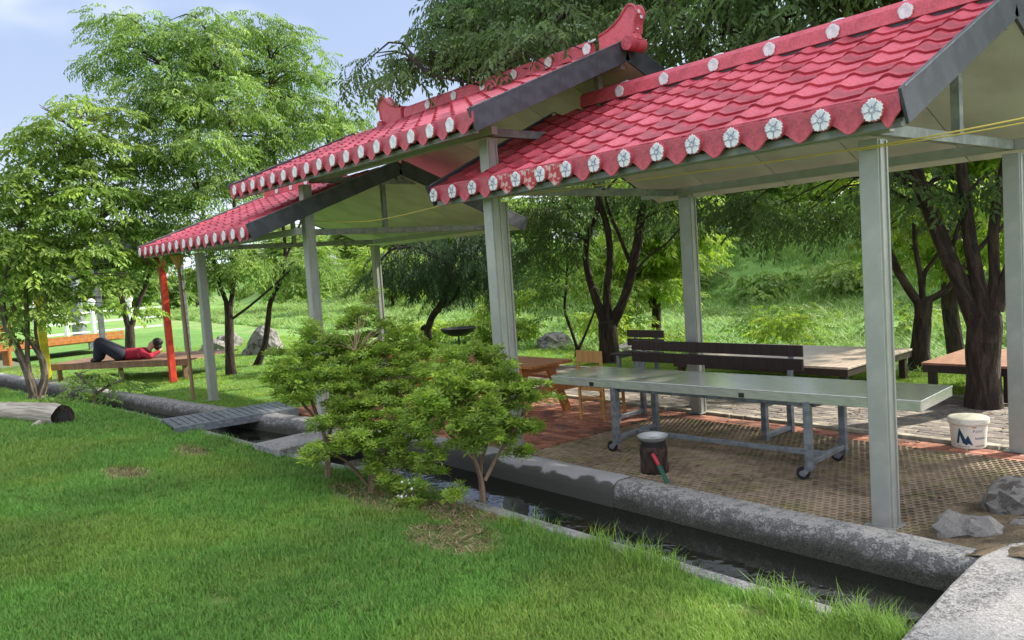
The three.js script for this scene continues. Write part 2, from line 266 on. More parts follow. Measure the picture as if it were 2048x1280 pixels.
// steel grating footbridge
{
  const t = thing('footbridge', 'grey ribbed steel footbridge over the canal at the lawn', 'footbridge', [-11.75, 0, -4.28], R(-6));
  for (const s of [-1, 1]) part('side_rail', box(0.045, 0.11, 1.75, s * 0.45, 0.075, 0, 0.006), M.frameSteel, t);
  for (let i = 0; i < 17; i++) part('slat', box(0.855, 0.028, 0.082, 0, 0.112 + 0.002 * (i % 2), -0.82 + i * 0.1025), M.frameSteel, t);
}

// brick paving: zigzag interlocking blocks
{
  const zig = (L, W, a) => { const p = []; const n = 4; for (let i = 0; i <= n; i++) p.push([-L / 2 + L * i / n, -W / 2 + (i % 2 ? a : -a)]); for (let i = n; i >= 0; i--) p.push([-L / 2 + L * i / n, W / 2 + (i % 2 ? a : -a)]); return p; };
  const bg = metreUV(extr(poly(zig(0.216, 0.098, 0.007)), 0.04, 0.0035, 1).rotateX(-Math.PI / 2)).translate(0, -0.045, 0);
  const g = structGroup('brick_paving'); part('joint_bed', box(10.6, 0.03, 3.0, -6.8, -0.028, -6.74), M.joint, g);
  const all = [];
  for (let j = 0; j < 28; j++) for (let i = 0; i < 52; i++) {
    const x = -11.9 + i * 0.222 + (j % 2) * 0.111, z = -5.28 - j * 0.105;
    const onMat = x > -6.48 && z > -7.86;
    if (onMat || z < -8.24 || x > -1.5 || (x < -7.5 && z > curbZ(x) - 0.06)) continue;
    all.push([x, z, Math.hypot(x, z)]);
  }
  all.sort((a, b) => a[2] - b[2]);
  const rest = M.brick.map(() => []);
  all.forEach(([x, z], k) => {
    const v = Math.floor(rng() * rng() * M.brick.length * 0.999 + (rng() < 0.2 ? 2 : 0)) % M.brick.length, y = rr(-0.003, 0.003), gg = bg;
    if (k < 300) { const m = part('brick', gg, M.brick[v], g); m.position.set(x, y, z); m.rotation.set(rr(-0.012, 0.012), rr(-0.02, 0.02), rr(-0.012, 0.012)); }
    else rest[v].push(gg.clone().rotateX(rr(-0.012, 0.012)).translate(x, y, z));
  });
  rest.forEach((l, v) => { if (l.length) part('far_bricks', merge(l), M.brick[v], g).userData.kind = 'stuff'; });
}
// grey block paving behind the kerb
{
  const g = structGroup('grey_paving'), bg = metreUV(new RoundedBoxGeometry(0.196, 0.05, 0.096, 1, 0.005)).translate(0, -0.025, 0);
  part('joint_bed', box(13.5, 0.03, 2.3, -5.2, -0.04, -9.48), M.joint, g);
  const all = [];
  for (let j = 0; j < 22; j++) for (let i = 0; i < 66; i++) { const x = -11.8 + i * 0.2 + (j % 2) * 0.1, z = -8.41 - j * 0.1; all.push([x, z, Math.hypot(x + 3, z)]); }
  all.sort((a, b) => a[2] - b[2]); const rest = M.paver.map(() => []);
  all.forEach(([x, z], k) => {
    const v = Math.floor(rng() * M.paver.length), y = rr(-0.004, 0.003);
    if (k < 300) { const m = part('paver', bg, M.paver[v], g); m.position.set(x, y, z); m.rotation.set(rr(-0.012, 0.012), 0, rr(-0.012, 0.012)); } else rest[v].push(bg.clone().translate(x, y, z));
  });
  rest.forEach((l, v) => { if (l.length) part('far_pavers', merge(l), M.paver[v], g).userData.kind = 'stuff'; });
  const k = structGroup('paving_kerb'); for (let i = 0; i < 13; i++) part('kerb_stone', box(0.985, 0.12, 0.10, -11.3 + i, -0.042 + rr(0, 0.004), -8.305, 0.008), M.kerb, k);
  const k2 = structGroup('verge_kerb'); for (let i = 0; i < 13; i++) part('kerb_stone', box(0.985, 0.12, 0.10, -11.3 + i, -0.035, -10.66, 0.008), M.kerb, k2);
}
// perforated rubber mat: plates with round holes
{
  const s = 0.060, h = 0.024, P = [], U = [];
  const o = []; for (let k = 0; k < 8; k++) { const a = (k + 0.5) / 8 * 2 * Math.PI; o.push([Math.cos(a) * h, Math.sin(a) * h]); }
  const sq = [[1, 0.41], [0.41, 1], [-0.41, 1], [-1, 0.41], [-1, -0.41], [-0.41, -1], [0.41, -1], [1, -0.41]].map(([x, z]) => [x * s / 2, z * s / 2]);
  const tri = (a, b, c) => { for (const q of [a, b, c]) { P.push(...q); U.push(q[0], q[2]); } };
  for (let k = 0; k < 8; k++) {
    const n = (k + 1) % 8, A = [sq[k][0], 0, sq[k][1]], B = [sq[n][0], 0, sq[n][1]], a = [o[k][0], 0.004, o[k][1]], b = [o[n][0], 0.004, o[n][1]], a2 = [o[k][0], -0.026, o[k][1]], b2 = [o[n][0], -0.026, o[n][1]];
    tri(A, b, B); tri(A, a, b); tri(a, a2, b); tri(a2, b2, b);
    if (k % 2 === 1) tri(A, B, [Math.sign(A[0] + B[0]) * s / 2, 0, Math.sign(A[2] + B[2]) * s / 2]);
  }
  for (const [x, z] of [[1, 1], [-1, 1], [-1, -1], [1, -1]]) { const c = [x * s / 2, 0, z * s / 2]; tri(c, [x * 0.41 * s / 2, 0, z * s / 2], [x * s / 2, 0, z * 0.41 * s / 2]); }
  const cell = rawGeo(P, U), list = [], q = new THREE.Quaternion(), one1 = V(1, 1, 1);
  const nx = Math.floor(5.1 / s), nz = Math.floor(2.42 / s);
  for (let i = 0; i < nx; i++) for (let j = 0; j < nz; j++) {
    const x = -6.46 + (i + 0.5 + (j % 2) * 0.5) * s, z = -7.84 + (j + 0.5) * s; if (z > -5.33) continue;
    const t = fbm(x * 1.6, z * 1.6, 33, 4), w = fbm(x * 7, z * 7, 35, 3), k = 0.40 + 1.15 * t + (rng() - 0.5) * 0.5, gr = sst(0.5, 0.75, w);
    list.push({ p: V(x, 0.012 + 0.006 * (t - 0.5), z), q, s: one1, c: lin(k * lerp(1, 0.82, gr), k * lerp(1, 0.92, gr), k * lerp(1, 0.68, gr)) });
  }
  const m = new THREE.Group(); m.name = 'rubber_mat'; scene.add(m); m.userData = { label: 'brown perforated rubber mat under the steel table', category: 'mat' };
  copies('mat_cells', cell, M.matRubber, list, m);
  part('mat_backing', box(5.1, 0.01, 2.42, -3.92, -0.014, -6.62), M.joint, m);
}
// bare soil by the rocks at the right
struct('soil_patch', gridGeo(30, 24, (a, b) => { const x = lerp(-2.55, 3, a), z = lerp(-5.06, -7.6, b); return [x, 0.006 + 0.16 * sst(-2.5, -1.4, x) * (0.6 + 0.8 * fbm(x * 3, z * 3, 41, 4)) * sst(-7.6, -6.4, z), z]; }), M.soil);

// ---------------------------------------------------------------- pavilions
function tileGeo(w, len, lift) {             // pressed tile: round hump then flat pan, lower end lifted by a lip
  const pr = [[0, 0.004], [0.07, 0.020], [0.15, 0.032], [0.24, 0.032], [0.33, 0.015], [0.40, 0.003], [0.55, 0.0], [0.80, 0.002], [1.0, 0.004]];
  const P = [], U = []; const q = (a, b, c, d) => { for (const p of [a, b, c, a, c, d]) { P.push(...p); U.push(p[0], p[2] + p[1]); } };
  for (let i = 0; i < pr.length - 1; i++) {
    const [t0, h0] = pr[i], [t1, h1] = pr[i + 1], x0 = t0 * w, x1 = t1 * w;
    q([x0, h0 + lift, len + 0.012], [x1, h1 + lift, len + 0.012], [x1, h1, 0], [x0, h0, 0]);
    q([x0, h0 - 0.004, len + 0.004], [x1, h1 - 0.004, len + 0.004], [x1, h1 + lift, len + 0.012], [x0, h0 + lift, len + 0.012]);
  }
  return rawGeo(P, U);
}
function flowerShape(r, petals = 5) { const s = new THREE.Shape(), n = 40; for (let i = 0; i <= n; i++) { const a = i / n * 2 * Math.PI + Math.PI / 2, k = r * (0.86 + 0.14 * Math.abs(Math.cos(a * petals / 2 - Math.PI / 2 * (petals / 2))) + 0.05 * Math.cos(a * 20)); i ? s.lineTo(Math.cos(a) * k, Math.sin(a) * k) : s.moveTo(Math.cos(a) * k, Math.sin(a) * k); } return s; }
const medRim = flat(new THREE.CylinderGeometry(0.071, 0.071, 0.03, 14).rotateX(Math.PI / 2)), medFlower = extr(flowerShape(0.065), 0.008, 0.002, 1).scale(1, 1.06, 1);
const medInk = (() => { const l = []; const ln = (x0, y0, x1, y1) => l.push(bar([x0, y0, 0.0115], [x1, y1, 0.0115], 0.005, 0.004)); for (let k = 0; k < 5; k++) { const a = Math.PI / 2 + Math.PI / 5 + k * Math.PI * 0.4; ln(Math.cos(a) * 0.014, Math.sin(a) * 0.014, Math.cos(a) * 0.056, Math.sin(a) * 0.056); } for (let k = 0; k < 5; k++) { const a = Math.PI / 2 + k * Math.PI * 0.4; ln(Math.cos(a) * 0.012, Math.sin(a) * 0.012, Math.cos(a) * 0.026, Math.sin(a) * 0.026); } return merge(l); })();
const dripGeo = (() => { const s = poly([[-0.15, 0.06], [0.15, 0.06], [0.15, -0.035], [0.085, -0.07], [0.03, -0.118], [0, -0.128], [-0.03, -0.118], [-0.085, -0.07], [-0.15, -0.035]]); return metreUV(extr(s, 0.012, 0.003, 1)); })();
const ridgeDisc = extr(flowerShape(0.062), 0.01, 0.002, 1), ridgeTop = extr(flowerShape(0.06), 0.01, 0.002, 1).scale(1, 0.8, 1).rotateX(-Math.PI / 2);

function pavilion(o) {
  const t = thing('pavilion', o.label, 'pavilion', [o.x0, 0, o.zR]);
  const X = o.x0, Zc = o.zR; const P = (x, y, z) => [x - X, y, z - Zc];
  const W = o.x1 - o.x0, rows = o.rows, tw = o.tw;
  const dz = o.zE - o.zR, dy = o.yR - o.yE, SL = Math.hypot(dz, dy), ang = Math.atan2(dy, dz), step = SL / rows;
  const roof = new THREE.Group(); roof.name = 'tiled_roof'; t.add(roof); roof.position.set(0, o.yR, 0); roof.rotation.x = ang;   // local z runs down the front slope
  const n = Math.round(W / tw), cw = W / n, tg = tileGeo(cw, step, 0.02);
  for (let r = 0; r < rows; r++) for (let c = 0; c < n; c++) { const m = part('roof_tile', tg, M.roof[Math.floor(rng() * 3)], roof); m.position.set(c * cw + rr(-0.002, 0.002), rr(-0.002, 0.002), r * step + rr(-0.003, 0.003)); }
  // rear slope in one sheet of tiles
  const dz2 = o.zR - o.zE2, SL2 = Math.hypot(dz2, dy), ang2 = Math.atan2(dy, dz2), rows2 = Math.round(SL2 / step), st2 = SL2 / rows2, tg2 = tileGeo(cw, st2, 0.02), back = [];
  for (let r = 0; r < rows2; r++) for (let c = 0; c < n; c++) back.push(tg2.clone().translate(c * cw, 0, r * st2));
  const bk = part('rear_roof_tiles', merge(back).translate(-W, 0, 0).rotateX(ang2).rotateY(Math.PI).translate(0, o.yR, 0), M.roof[1], t); bk.userData.kind = 'stuff';
  // soffit panels on both slopes
  const th = 0.13, np = Math.round(W / 1.0), pw = W / np;
  for (let i = 0; i < np; i++) for (const f of [1, -1]) {
    const L = f > 0 ? SL : SL2, a = f > 0 ? ang : ang2;
    const g = box(pw - 0.012, 0.02, L - 0.02, 0, -th, L / 2 + 0.005).rotateX(a); if (f < 0) g.rotateY(Math.PI);
    part('soffit_panel', g.translate((i + 0.5) * pw, o.yR, 0), M.soffit, t);
  }
  { const g = []; for (const [a, L, f] of [[ang, SL, 1], [ang2, SL2, -1]]) { const b = box(W - 0.03, 0.012, L - 0.04, 0, -0.035, L / 2).rotateX(a); if (f < 0) b.rotateY(Math.PI); g.push(b.translate(W / 2, o.yR, 0)); } part('roof_deck', merge(g), M.darkSteel, t); }
  const tEnd = 0.004;
  // gable boards
  for (const s of [0, 1]) for (const f of [1, -1]) {
    const L = f > 0 ? SL : SL2, a = f > 0 ? ang : ang2, z = f > 0 ? dz : -dz2, ye = o.yE;
    const px = s ? W + 0.012 : -0.012;
    part('barge_board', bar([px + (s ? tEnd : 0), o.yR - 0.052, f * 0.004], [px + (s ? tEnd : 0), ye - 0.052, z + f * 0.03], 0.022, 0.225, 0.003), M.darkSteel, t);
    part('edge_trim', bar([px + (s ? tEnd : 0), o.yR + 0.066, f * 0.004], [px + (s ? tEnd : 0), ye + 0.066, z + f * 0.03], 0.03, 0.01), M.frameSteel, t);
  }
  // eave row: pointed drip plates and white flower medallions
  const ec = Math.floor((W - o.m0) / tw + 0.02);
  const ey = o.yE - 0.035, ez = dz + 0.035;
  for (let i = 0; i <= ec; i++) {
    const x = o.m0 + i * tw, med = part('medallion', medRim, M.roof[0], t); med.position.set(x, ey - 0.012 + rr(-0.003, 0.003), ez + 0.014);
    const fl = part('flower', medFlower, M.white, med); fl.position.z = 0.015; fl.rotation.z = rr(-0.06, 0.06);
    if (o.ink) part('ink_lines', medInk, M.ink, med).position.z = 0.016;
  }
  for (let i = -1; i <= ec; i++) {
    let x = o.m0 + (i + 0.5) * tw, half = 0; if (x < 0.08) continue; if (x > W - 0.1) { const a = o.m0 + i * tw; half = W - a; if (half < 0.06) continue; x = (a + W) / 2; }
    const d = part('drip_tile', dripGeo, o.worn && o.worn.includes(i) ? M.worn : M.roof[0], t); d.position.set(x, ey, ez - 0.012); d.scale.x = tw / 0.338 * 0.97;
    if (half) d.scale.x = half / 0.306; else if (x < 0.17) { d.scale.x *= 0.8; d.position.x += 0.03; }
  }
  part('eave_flashing', box(W, 0.05, 0.02, W / 2, ey + 0.055, ez - 0.02), M.roof[0], t);
  { const g = box(W, 0.11, 0.02, W / 2, o.yE - 0.04, -dz2 - 0.02); part('rear_fascia', g, M.darkSteel, t); }
  part('eave_bar', box(W - 0.06, 0.045, 0.05, W / 2, o.yE - 0.135, dz - 0.06), M.beam, t);
  // ridge
  const rl = o.ridgeSeg, nr = Math.round((o.r1 - o.r0) / rl);
  for (let i = 0; i < nr; i++) {
    const x = o.r0 + (i + 0.5) * rl - X;
    const prof = poly([[-0.075, -0.02], [0.075, -0.02], [0.07, 0.09], [0.045, 0.13], [0, 0.145], [-0.045, 0.13], [-0.07, 0.09]]);
    part('ridge_cap', metreUV(extr(prof, rl - 0.016, 0.004, 1).rotateY(Math.PI / 2)).translate(x - rl / 2, o.yR + 0.035, 0), M.roof[2], t);
    const d = part('ridge_medallion', ridgeDisc, M.white, t); d.position.set(x + rl / 2, o.yR + 0.075, 0.085);
    const e = part('ridge_medallion', ridgeTop, M.white, t); e.position.set(x + rl / 2, o.yR + 0.172, 0.0); e.rotation.x = 0.5;
  }
  part('ridge_base', box(o.r1 - o.r0, 0.05, 0.09, (o.r0 + o.r1) / 2 - X, o.yR + 0.0, 0), M.darkSteel, t);
  if (o.finials) for (const s of [-1, 1]) {
    const fx = s < 0 ? o.finials[0] : o.finials[1];
    const fin = new THREE.Group(); fin.name = 'ridge_finial'; fin.position.set(fx - X, o.yR, 0); t.add(fin); if (s > 0) fin.rotation.y = Math.PI; fin.scale.setScalar(s > 0 ? 0.76 : 0.84);
    const body = poly([[0.62, 0.0], [0.62, 0.22], [0.42, 0.26], [0.22, 0.35], [0.09, 0.46], [0.02, 0.50], [-0.07, 0.46], [-0.10, 0.37], [-0.05, 0.25], [-0.03, 0.12], [-0.06, 0.04], [-0.02, 0.0]]);
    part('horn', metreUV(extr(body, 0.14, 0.015, 2).translate(0, 0, -0.07)), M.roof[2], fin);
    const rim = [[0.62, 0.235], [0.42, 0.28], [0.22, 0.37], [0.09, 0.48], [0.02, 0.52], [-0.08, 0.47], [-0.115, 0.37], [-0.065, 0.25], [-0.045, 0.12]];
    for (const q of [-1, 1]) part('rim', tube(rim.map(([x, y]) => [x, y, q * 0.085]), [0.022, 0.022], 6), M.roof[0], fin);
    part('barrel_tile', merge([cyl(0.10, 0.10, 0.34, 0, 0, 0, 18).rotateX(Math.PI / 2).translate(0.02, -0.02, 0)]), M.roof[1], fin);
    for (const [a, b] of [[0.34, 0.03], [0.27, -0.025], [0.27, 0.03], [0.2, 0.0], [0.4, -0.02]]) { const g = part('relief_flower', ridgeDisc, M.white, fin); g.position.set(-0.10 + (a > 0.33 ? -0.005 : 0.05), a, b); g.scale.setScalar(0.5); g.rotation.y = -Math.PI / 2; }
  }
  // frame
  const ph = o.beamY, ps = 0.14;
  o.posts.forEach(([x, z]) => {
    const H = ph + 0.02 - 0.03, p = part('post', merge([box(ps, H, ps, 0, H / 2 + 0.0, 0, 0.006), box(0.012, H - 0.02, 0.02, ps / 2 + 0.004, H / 2, -0.045), box(0.012, H - 0.02, 0.02, ps / 2 + 0.004, H / 2, 0.045)]).translate(...P(x, -0.03, z)), M.steel, t);
    part('base_plate', box(0.22, 0.012, 0.22, ...P(x, 0.008, z), 0.003), M.beam, p);
  });
  const zf = o.posts[0][1], zr = o.posts[o.posts.length - 1][1], xs = [...new Set(o.posts.map((p) => p[0]))];
  for (const z of [zf, zr]) part('wall_plate', bar(P(Math.min(...xs) - 0.12, ph + 0.04, z), P(Math.max(...xs) + 0.12, ph + 0.04, z), 0.075, 0.09, 0.004), M.steel, t);
  o.ties.forEach(([x, za, zb]) => part('tie_beam', bar(P(x, ph + 0.035, za - 0.05), P(x, ph + 0.035, zb + 0.05), 0.07, 0.085, 0.004), M.beam, t));
  o.kings.forEach((x) => part('king_post', bar(P(x, ph + 0.05, Zc), P(x, o.yR - 0.14, Zc), 0.07, 0.07, 0.004, V(1, 0, 0)), M.beam, t));
  part('ridge_beam', box(W - 0.1, 0.08, 0.06, W / 2, o.yR - 0.2, 0), M.beam, t);
  return t;
}
pavilion({ label: 'nearest red tiled pavilion standing over the steel table', x0: -7.15, x1: -2.17, zE: -5.0, yE: 2.885, zR: -6.9, yR: 3.80, zE2: -8.82, rows: 9, tw: 0.3365, m0: 0.115, ink: true, worn: [3, 4, 5],
  r0: -6.63, r1: -2.29, ridgeSeg: 0.62, beamY: 2.78, posts: [[-2.64, -5.585], [-6.86, -5.68], [-2.62, -8.25], [-6.25, -8.25]], ties: [[-2.63, -5.58, -8.25], [-6.45, -5.6, -8.25]], kings: [-2.58, -6.45] });
pavilion({ label: 'tallest middle red tiled pavilion with horned ridge ends over the picnic table', x0: -11.9, x1: -5.95, zE: -4.68, yE: 3.46, zR: -6.88, yR: 4.36, zE2: -9.1, rows: 9, tw: 0.339, m0: 0.25, ink: false,
  r0: -10.32, r1: -6.45, ridgeSeg: 0.645, finials: [-10.95, -5.80], beamY: 3.40, posts: [[-6.55, -5.33], [-10.5, -5.17], [-6.55, -8.6]], ties: [[-6.55, -5.3, -8.6], [-10.5, -5.2, -8.55]], kings: [-6.38, -10.8] });
pavilion({ label: 'farthest low red tiled pavilion at the left end of the row', x0: -15.35, x1: -10.36, zE: -4.27, yE: 2.76, zR: -6.68, yR: 3.68, zE2: -9.1, rows: 9, tw: 0.339, m0: 0.13, ink: false,
  r0: -15.2, r1: -12.1, ridgeSeg: 0.62, beamY: 2.66, posts: [[-14.28, -4.93], [-14.25, -8.45], [-10.4, -8.5]], ties: [[-14.27, -4.95, -8.45], [-10.55, -5.1, -8.5]], kings: [-10.9, -14.2] });

// ---------------------------------------------------------------- furniture and small things under the pavilions
{ // stainless worktable on castors
  const t = thing('steel_worktable', 'long stainless steel worktable on castors under the nearest pavilion', 'table', [-4.63, 0, -6.53], R(5));
  const h = 0.785, top = part('tabletop', box(3.86, 0.02, 0.78, 0, h - 0.01, 0, 0.006), M.stainless, t);
  part('front_lip', box(3.85, 0.075, 0.018, 0, h - 0.053, 0.379, 0.004), M.stainless, top); part('rear_lip', box(3.85, 0.075, 0.018, 0, h - 0.053, -0.379, 0.004), M.stainless, top);
  for (const s of [-1, 1]) part('end_lip', box(0.018, 0.075, 0.738, s * 1.918, h - 0.053, 0, 0.004), M.stainless, top);
  for (const x of [-1.35, 0.4]) part('edge_clip', box(0.05, 0.04, 0.012, x, h - 0.06, 0.395, 0.003), M.black, t);
  for (const x of [-1.08, 1.0]) {
    for (const z of [0.36, -0.36]) {
      part('leg', box(0.062, 0.6, 0.062, x, 0.41, z, 0.006), M.frameSteel, t);
      const c = part('castor', merge([box(0.07, 0.014, 0.07, x, 0.132, z), box(0.055, 0.03, 0.055, x - 0.006, 0.116, z), bar([x - 0.014, 0.11, z + 0.022], [x - 0.06, 0.055, z + 0.022], 0.006, 0.045), bar([x - 0.014, 0.11, z - 0.022], [x - 0.06, 0.055, z - 0.022], 0.006, 0.045)]), M.frameSteel, t);
      part('wheel', cyl(0.056, 0.056, 0.032, 0, 0, 0, 24).rotateX(Math.PI / 2).translate(x - 0.06, 0.072, z), M.rubber, c);
      part('hub', cyl(0.024, 0.024, 0.054, 0, 0, 0, 14).rotateX(Math.PI / 2).translate(x - 0.06, 0.072, z), M.frameSteel, c);
    }
    part('foot_rail', box(0.045, 0.045, 0.66, x, 0.165, 0, 0.004), M.frameSteel, t); part('top_rail', box(0.045, 0.05, 0.66, x, 0.68, 0, 0.004), M.frameSteel, t);
  }
  part('stretcher', box(2.04, 0.045, 0.045, -0.04, 0.165, 0, 0.004), M.frameSteel, t);
  for (const z of [0.3, -0.3]) part('side_rail', box(2.2, 0.05, 0.04, -0.04, 0.68, z, 0.004), M.frameSteel, t);
}
function slatBench(label, pos, turn, L, depth, seatH, backH) {
  const t = thing('slat_bench', label, 'bench', pos, turn, 'dark slatted benches');
  for (const s of [-1, 1]) {
    const x = s * (L / 2 - 0.16);
    part('leg', box(0.06, seatH - 0.03, 0.06, x, (seatH - 0.03) / 2 + 0.0, depth / 2 - 0.05, 0.005), M.frameSteel, t);
    part('back_leg', merge([box(0.06, seatH, 0.06, x, seatH / 2, -depth / 2 + 0.02, 0.005), bar([x, seatH - 0.05, -depth / 2 + 0.02], [x, backH - 0.05, -depth / 2 - 0.05], 0.05, 0.05, 0.004, V(1, 0, 0))]), M.frameSteel, t);
    part('foot_rail', box(0.05, 0.05, depth - 0.14, x, 0.06, -0.015, 0.004), M.frameSteel, t);
    part('seat_rail', box(0.05, 0.05, depth - 0.1, x, seatH - 0.055, 0, 0.004), M.frameSteel, t);
  }
  for (let i = 0; i < 4; i++) part('seat_slat', box(L, 0.03, depth / 4 - 0.02, 0, seatH - 0.012, -depth / 2 + (i + 0.5) * depth / 4, 0.005), M.wood.dark, t);
  for (const y of [backH - 0.065, backH - 0.215]) part('back_slat', box(L, 0.125, 0.035, 0, y, -depth / 2 + 0.0 - 0.02 * (y - seatH), 0.006), M.wood.dark, t);
}
slatBench('dark brown slatted bench facing the steel worktable', [-5.74, 0, -7.55], R(2), 2.36, 0.6, 0.45, 0.965);
slatBench('short dark brown bench standing beyond the long one, beside the three stemmed tree', [-8.95, 0, -10.2], R(2), 0.78, 0.5, 0.42, 0.78);
function platform(label, pos, turn, L, D, H, topM) {
  const t = thing('low_platform', label, 'platform', pos, turn, 'low timber platforms on the verge');
  const n = Math.round(D / 0.14); for (let i = 0; i < n; i++) part('plank', box(L, 0.03, D / n - 0.006, 0, H - 0.015, -D / 2 + (i + 0.5) * D / n, 0.004), topM, t);
  for (const s of [-1, 1]) { part('side_board', box(L - 0.02, 0.09, 0.03, 0, H - 0.078, s * (D / 2 - 0.03), 0.004), M.wood.dark, t); part('end_board', box(0.03, 0.09, D - 0.1, s * (L / 2 - 0.03), H - 0.078, 0, 0.004), M.wood.dark, t); for (const q of [-1, 1]) part('leg', box(0.09, H - 0.03, 0.09, s * (L / 2 - 0.1), (H - 0.03) / 2, q * (D / 2 - 0.1), 0.005), M.wood.dark, t); }
}
platform('pale topped low timber platform behind the slatted bench', [-6.45, 0, -10.75], R(2), 2.75, 2.05, 0.44, M.wood.top);
platform('brown topped low platform between the two dark trees at the right', [-3.85, 0.02, -11.1], R(1), 1.05, 1.55, 0.45, M.wood.brown);
{ // wooden chair, its back to the photographer
  const t = thing('wooden_chair', 'pale wooden chair between the picnic table and the worktable', 'chair', [-7.08, 0, -7.36], R(2));
  for (const s of [-1, 1]) { part('back_leg', bar([s * 0.2, 0, 0.2], [s * 0.195, 0.9, 0.205], 0.036, 0.03, 0.006, V(0, 0, 1)), M.wood.pale, t); part('leg', bar([s * 0.19, 0, -0.2], [s * 0.185, 0.44, -0.19], 0.034, 0.034, 0.006, V(0, 0, 1)), M.wood.pale, t); part('side_stretcher', box(0.02, 0.03, 0.37, s * 0.19, 0.24, 0, 0.004), M.wood.pale, t); }
  part('seat', box(0.43, 0.025, 0.42, 0, 0.45, 0, 0.008), M.wood.pale, t);
  part('top_rail', box(0.40, 0.15, 0.022, 0, 0.825, 0.208, 0.008), M.wood.pale, t); part('lower_rail', box(0.37, 0.04, 0.02, 0, 0.6, 0.205, 0.005), M.wood.pale, t);
  part('apron', box(0.36, 0.05, 0.02, 0, 0.41, 0.19, 0.004), M.wood.pale, t); part('stretcher', box(0.36, 0.03, 0.02, 0, 0.3, 0.2, 0.004), M.wood.pale, t);
}
{ // picnic table with fixed seats
  const t = thing('picnic_table', 'orange varnished picnic table with fixed benches behind the azaleas', 'picnic table', [-9.4, 0, -6.98], R(1));
  for (let i = 0; i < 5; i++) part('top_plank', box(3.6, 0.04, 0.145, 0, 0.715, -0.3 + i * 0.15, 0.006), M.wood.orange, t);
  for (const s of [-1, 1]) for (let i = 0; i < 2; i++) part('seat_plank', box(3.6, 0.04, 0.135, 0, 0.43, s * (0.62 + i * 0.142), 0.006), M.wood.orange, t);
  for (const x of [-1.5, 1.5]) { for (const s of [-1, 1]) part('leg', bar([x, 0, s * 0.52], [x, 0.69, s * 0.2], 0.045, 0.13, 0.006, V(0, 0, 1)), M.wood.orange, t); part('cross_beam', box(0.045, 0.11, 1.5, x + 0.047, 0.35, 0, 0.005), M.wood.orange, t); part('top_batten', box(0.045, 0.09, 0.68, x + 0.047, 0.65, 0, 0.005), M.wood.orange, t); }
}
{ // cylindrical stump stand with a metal bowl
  const t = thing('stump_stand', 'dark charred stump stand holding a silver bowl beside the curb', 'stand', [-4.88, 0, -5.72], 0.4);
  const st = [[0.0, 0.012], [0.148, 0.012], [0.152, 0.03], [0.145, 0.12], [0.15, 0.2], [0.143, 0.25], [0.0, 0.25]];
  t.scale.set(0.88, 1.06, 0.88); part('stump', lathe(st, 18), M.bark, t); part('collar', cyl(0.128, 0.134, 0.05, 0, 0.272, 0, 28), M.black, t);
  part('bowl', lathe([[0, 0.272], [0.09, 0.274], [0.128, 0.30], [0.16, 0.332], [0.166, 0.338], [0.16, 0.342], [0.124, 0.312], [0.086, 0.284], [0, 0.281]], 32), M.foil, t);
}
{
  const t = thing('hand_trowel', 'small trowel with a red grip and green blade leaning on the stump stand', 'trowel', [-4.62, 0.0, -5.52], 0);
  part('grip', tube([[-0.1, 0.24, 0], [-0.06, 0.2, 0.01], [-0.02, 0.155, 0.02]], [0.017, 0.02, 0.016], 10), M.redPlastic, t);
  part('blade', bar([-0.02, 0.155, 0.02], [0.1, 0.012, 0.05], 0.045, 0.012, 0.004), M.greenPlastic, t);
}
{ // white bucket with printed label
  const t = thing('white_bucket', 'white plastic bucket with a lid and blue printed label beside the paving', 'bucket', [-3.05, 0, -8.22], 0);
  const c = document.createElement('canvas'); c.width = 1024; c.height = 256; const x = c.getContext('2d');
  x.fillStyle = '#dcdad0'; x.fillRect(0, 0, 1024, 256);
  x.fillStyle = '#14405c'; x.beginPath(); x.moveTo(88, 205); x.lineTo(122, 40); x.lineTo(176, 160); x.lineTo(200, 118); x.lineTo(245, 225); x.lineTo(205, 205); x.lineTo(185, 222); x.lineTo(150, 200); x.lineTo(126, 120); x.lineTo(112, 208); x.fill();
  x.fillStyle = '#7c7e90'; x.font = 'bold 40px sans-serif'; x.fillText('Paint', 240, 90); x.fillStyle = '#b4764a'; x.fillRect(238, 30, 36, 12); x.fillStyle = '#5c7484'; for (let i = 0; i < 9; i++) x.fillRect(262 + i * 13, 140 + (i % 3) * 2, 9, 20); x.fillStyle = '#667068'; for (let i = 0; i < 10; i++) x.fillRect(268 + i * 11, 222, 7, 20); for (let i = 0; i < 12; i++) x.fillRect(96 + i * 10, 232, 6, 9);
  const tx = new THREE.CanvasTexture(c); tx.colorSpace = THREE.SRGBColorSpace; tx.wrapS = THREE.RepeatWrapping; tx.offset.x = 0.0;
  const side = new THREE.CylinderGeometry(0.165, 0.148, 0.24, 40, 1, true).translate(0, 0.124, 0);
  const b = part('body', flat(side), mat({ map: tx, roughness: 0.45 }), t); b.rotation.y = R(-52);
  part('base', cyl(0.147, 0.15, 0.012, 0, 0.006, 0, 40), M.plastic, t);
  part('lid', lathe([[0, 0.283], [0.15, 0.283], [0.168, 0.288], [0.18, 0.28], [0.182, 0.235], [0.175, 0.228], [0.166, 0.232]], 40), M.plastic, t);
}
{ // bowl on a thin stand
  const t = thing('bowl_stand', 'dark shallow bowl on a thin rod between the posts', 'bird bath', [-12.9, 0, -9.4], 0);
  part('bowl', lathe([[0, 0.69], [0.16, 0.70], [0.30, 0.77], [0.36, 0.85], [0.345, 0.86], [0.285, 0.79], [0.16, 0.73], [0, 0.72]], 28), M.black, t); part('rod', cyl(0.018, 0.018, 0.7, 0, 0.35, 0, 10), M.black, t); part('foot', cyl(0.16, 0.15, 0.02, 0, 0.012, 0, 20), M.black, t);
}
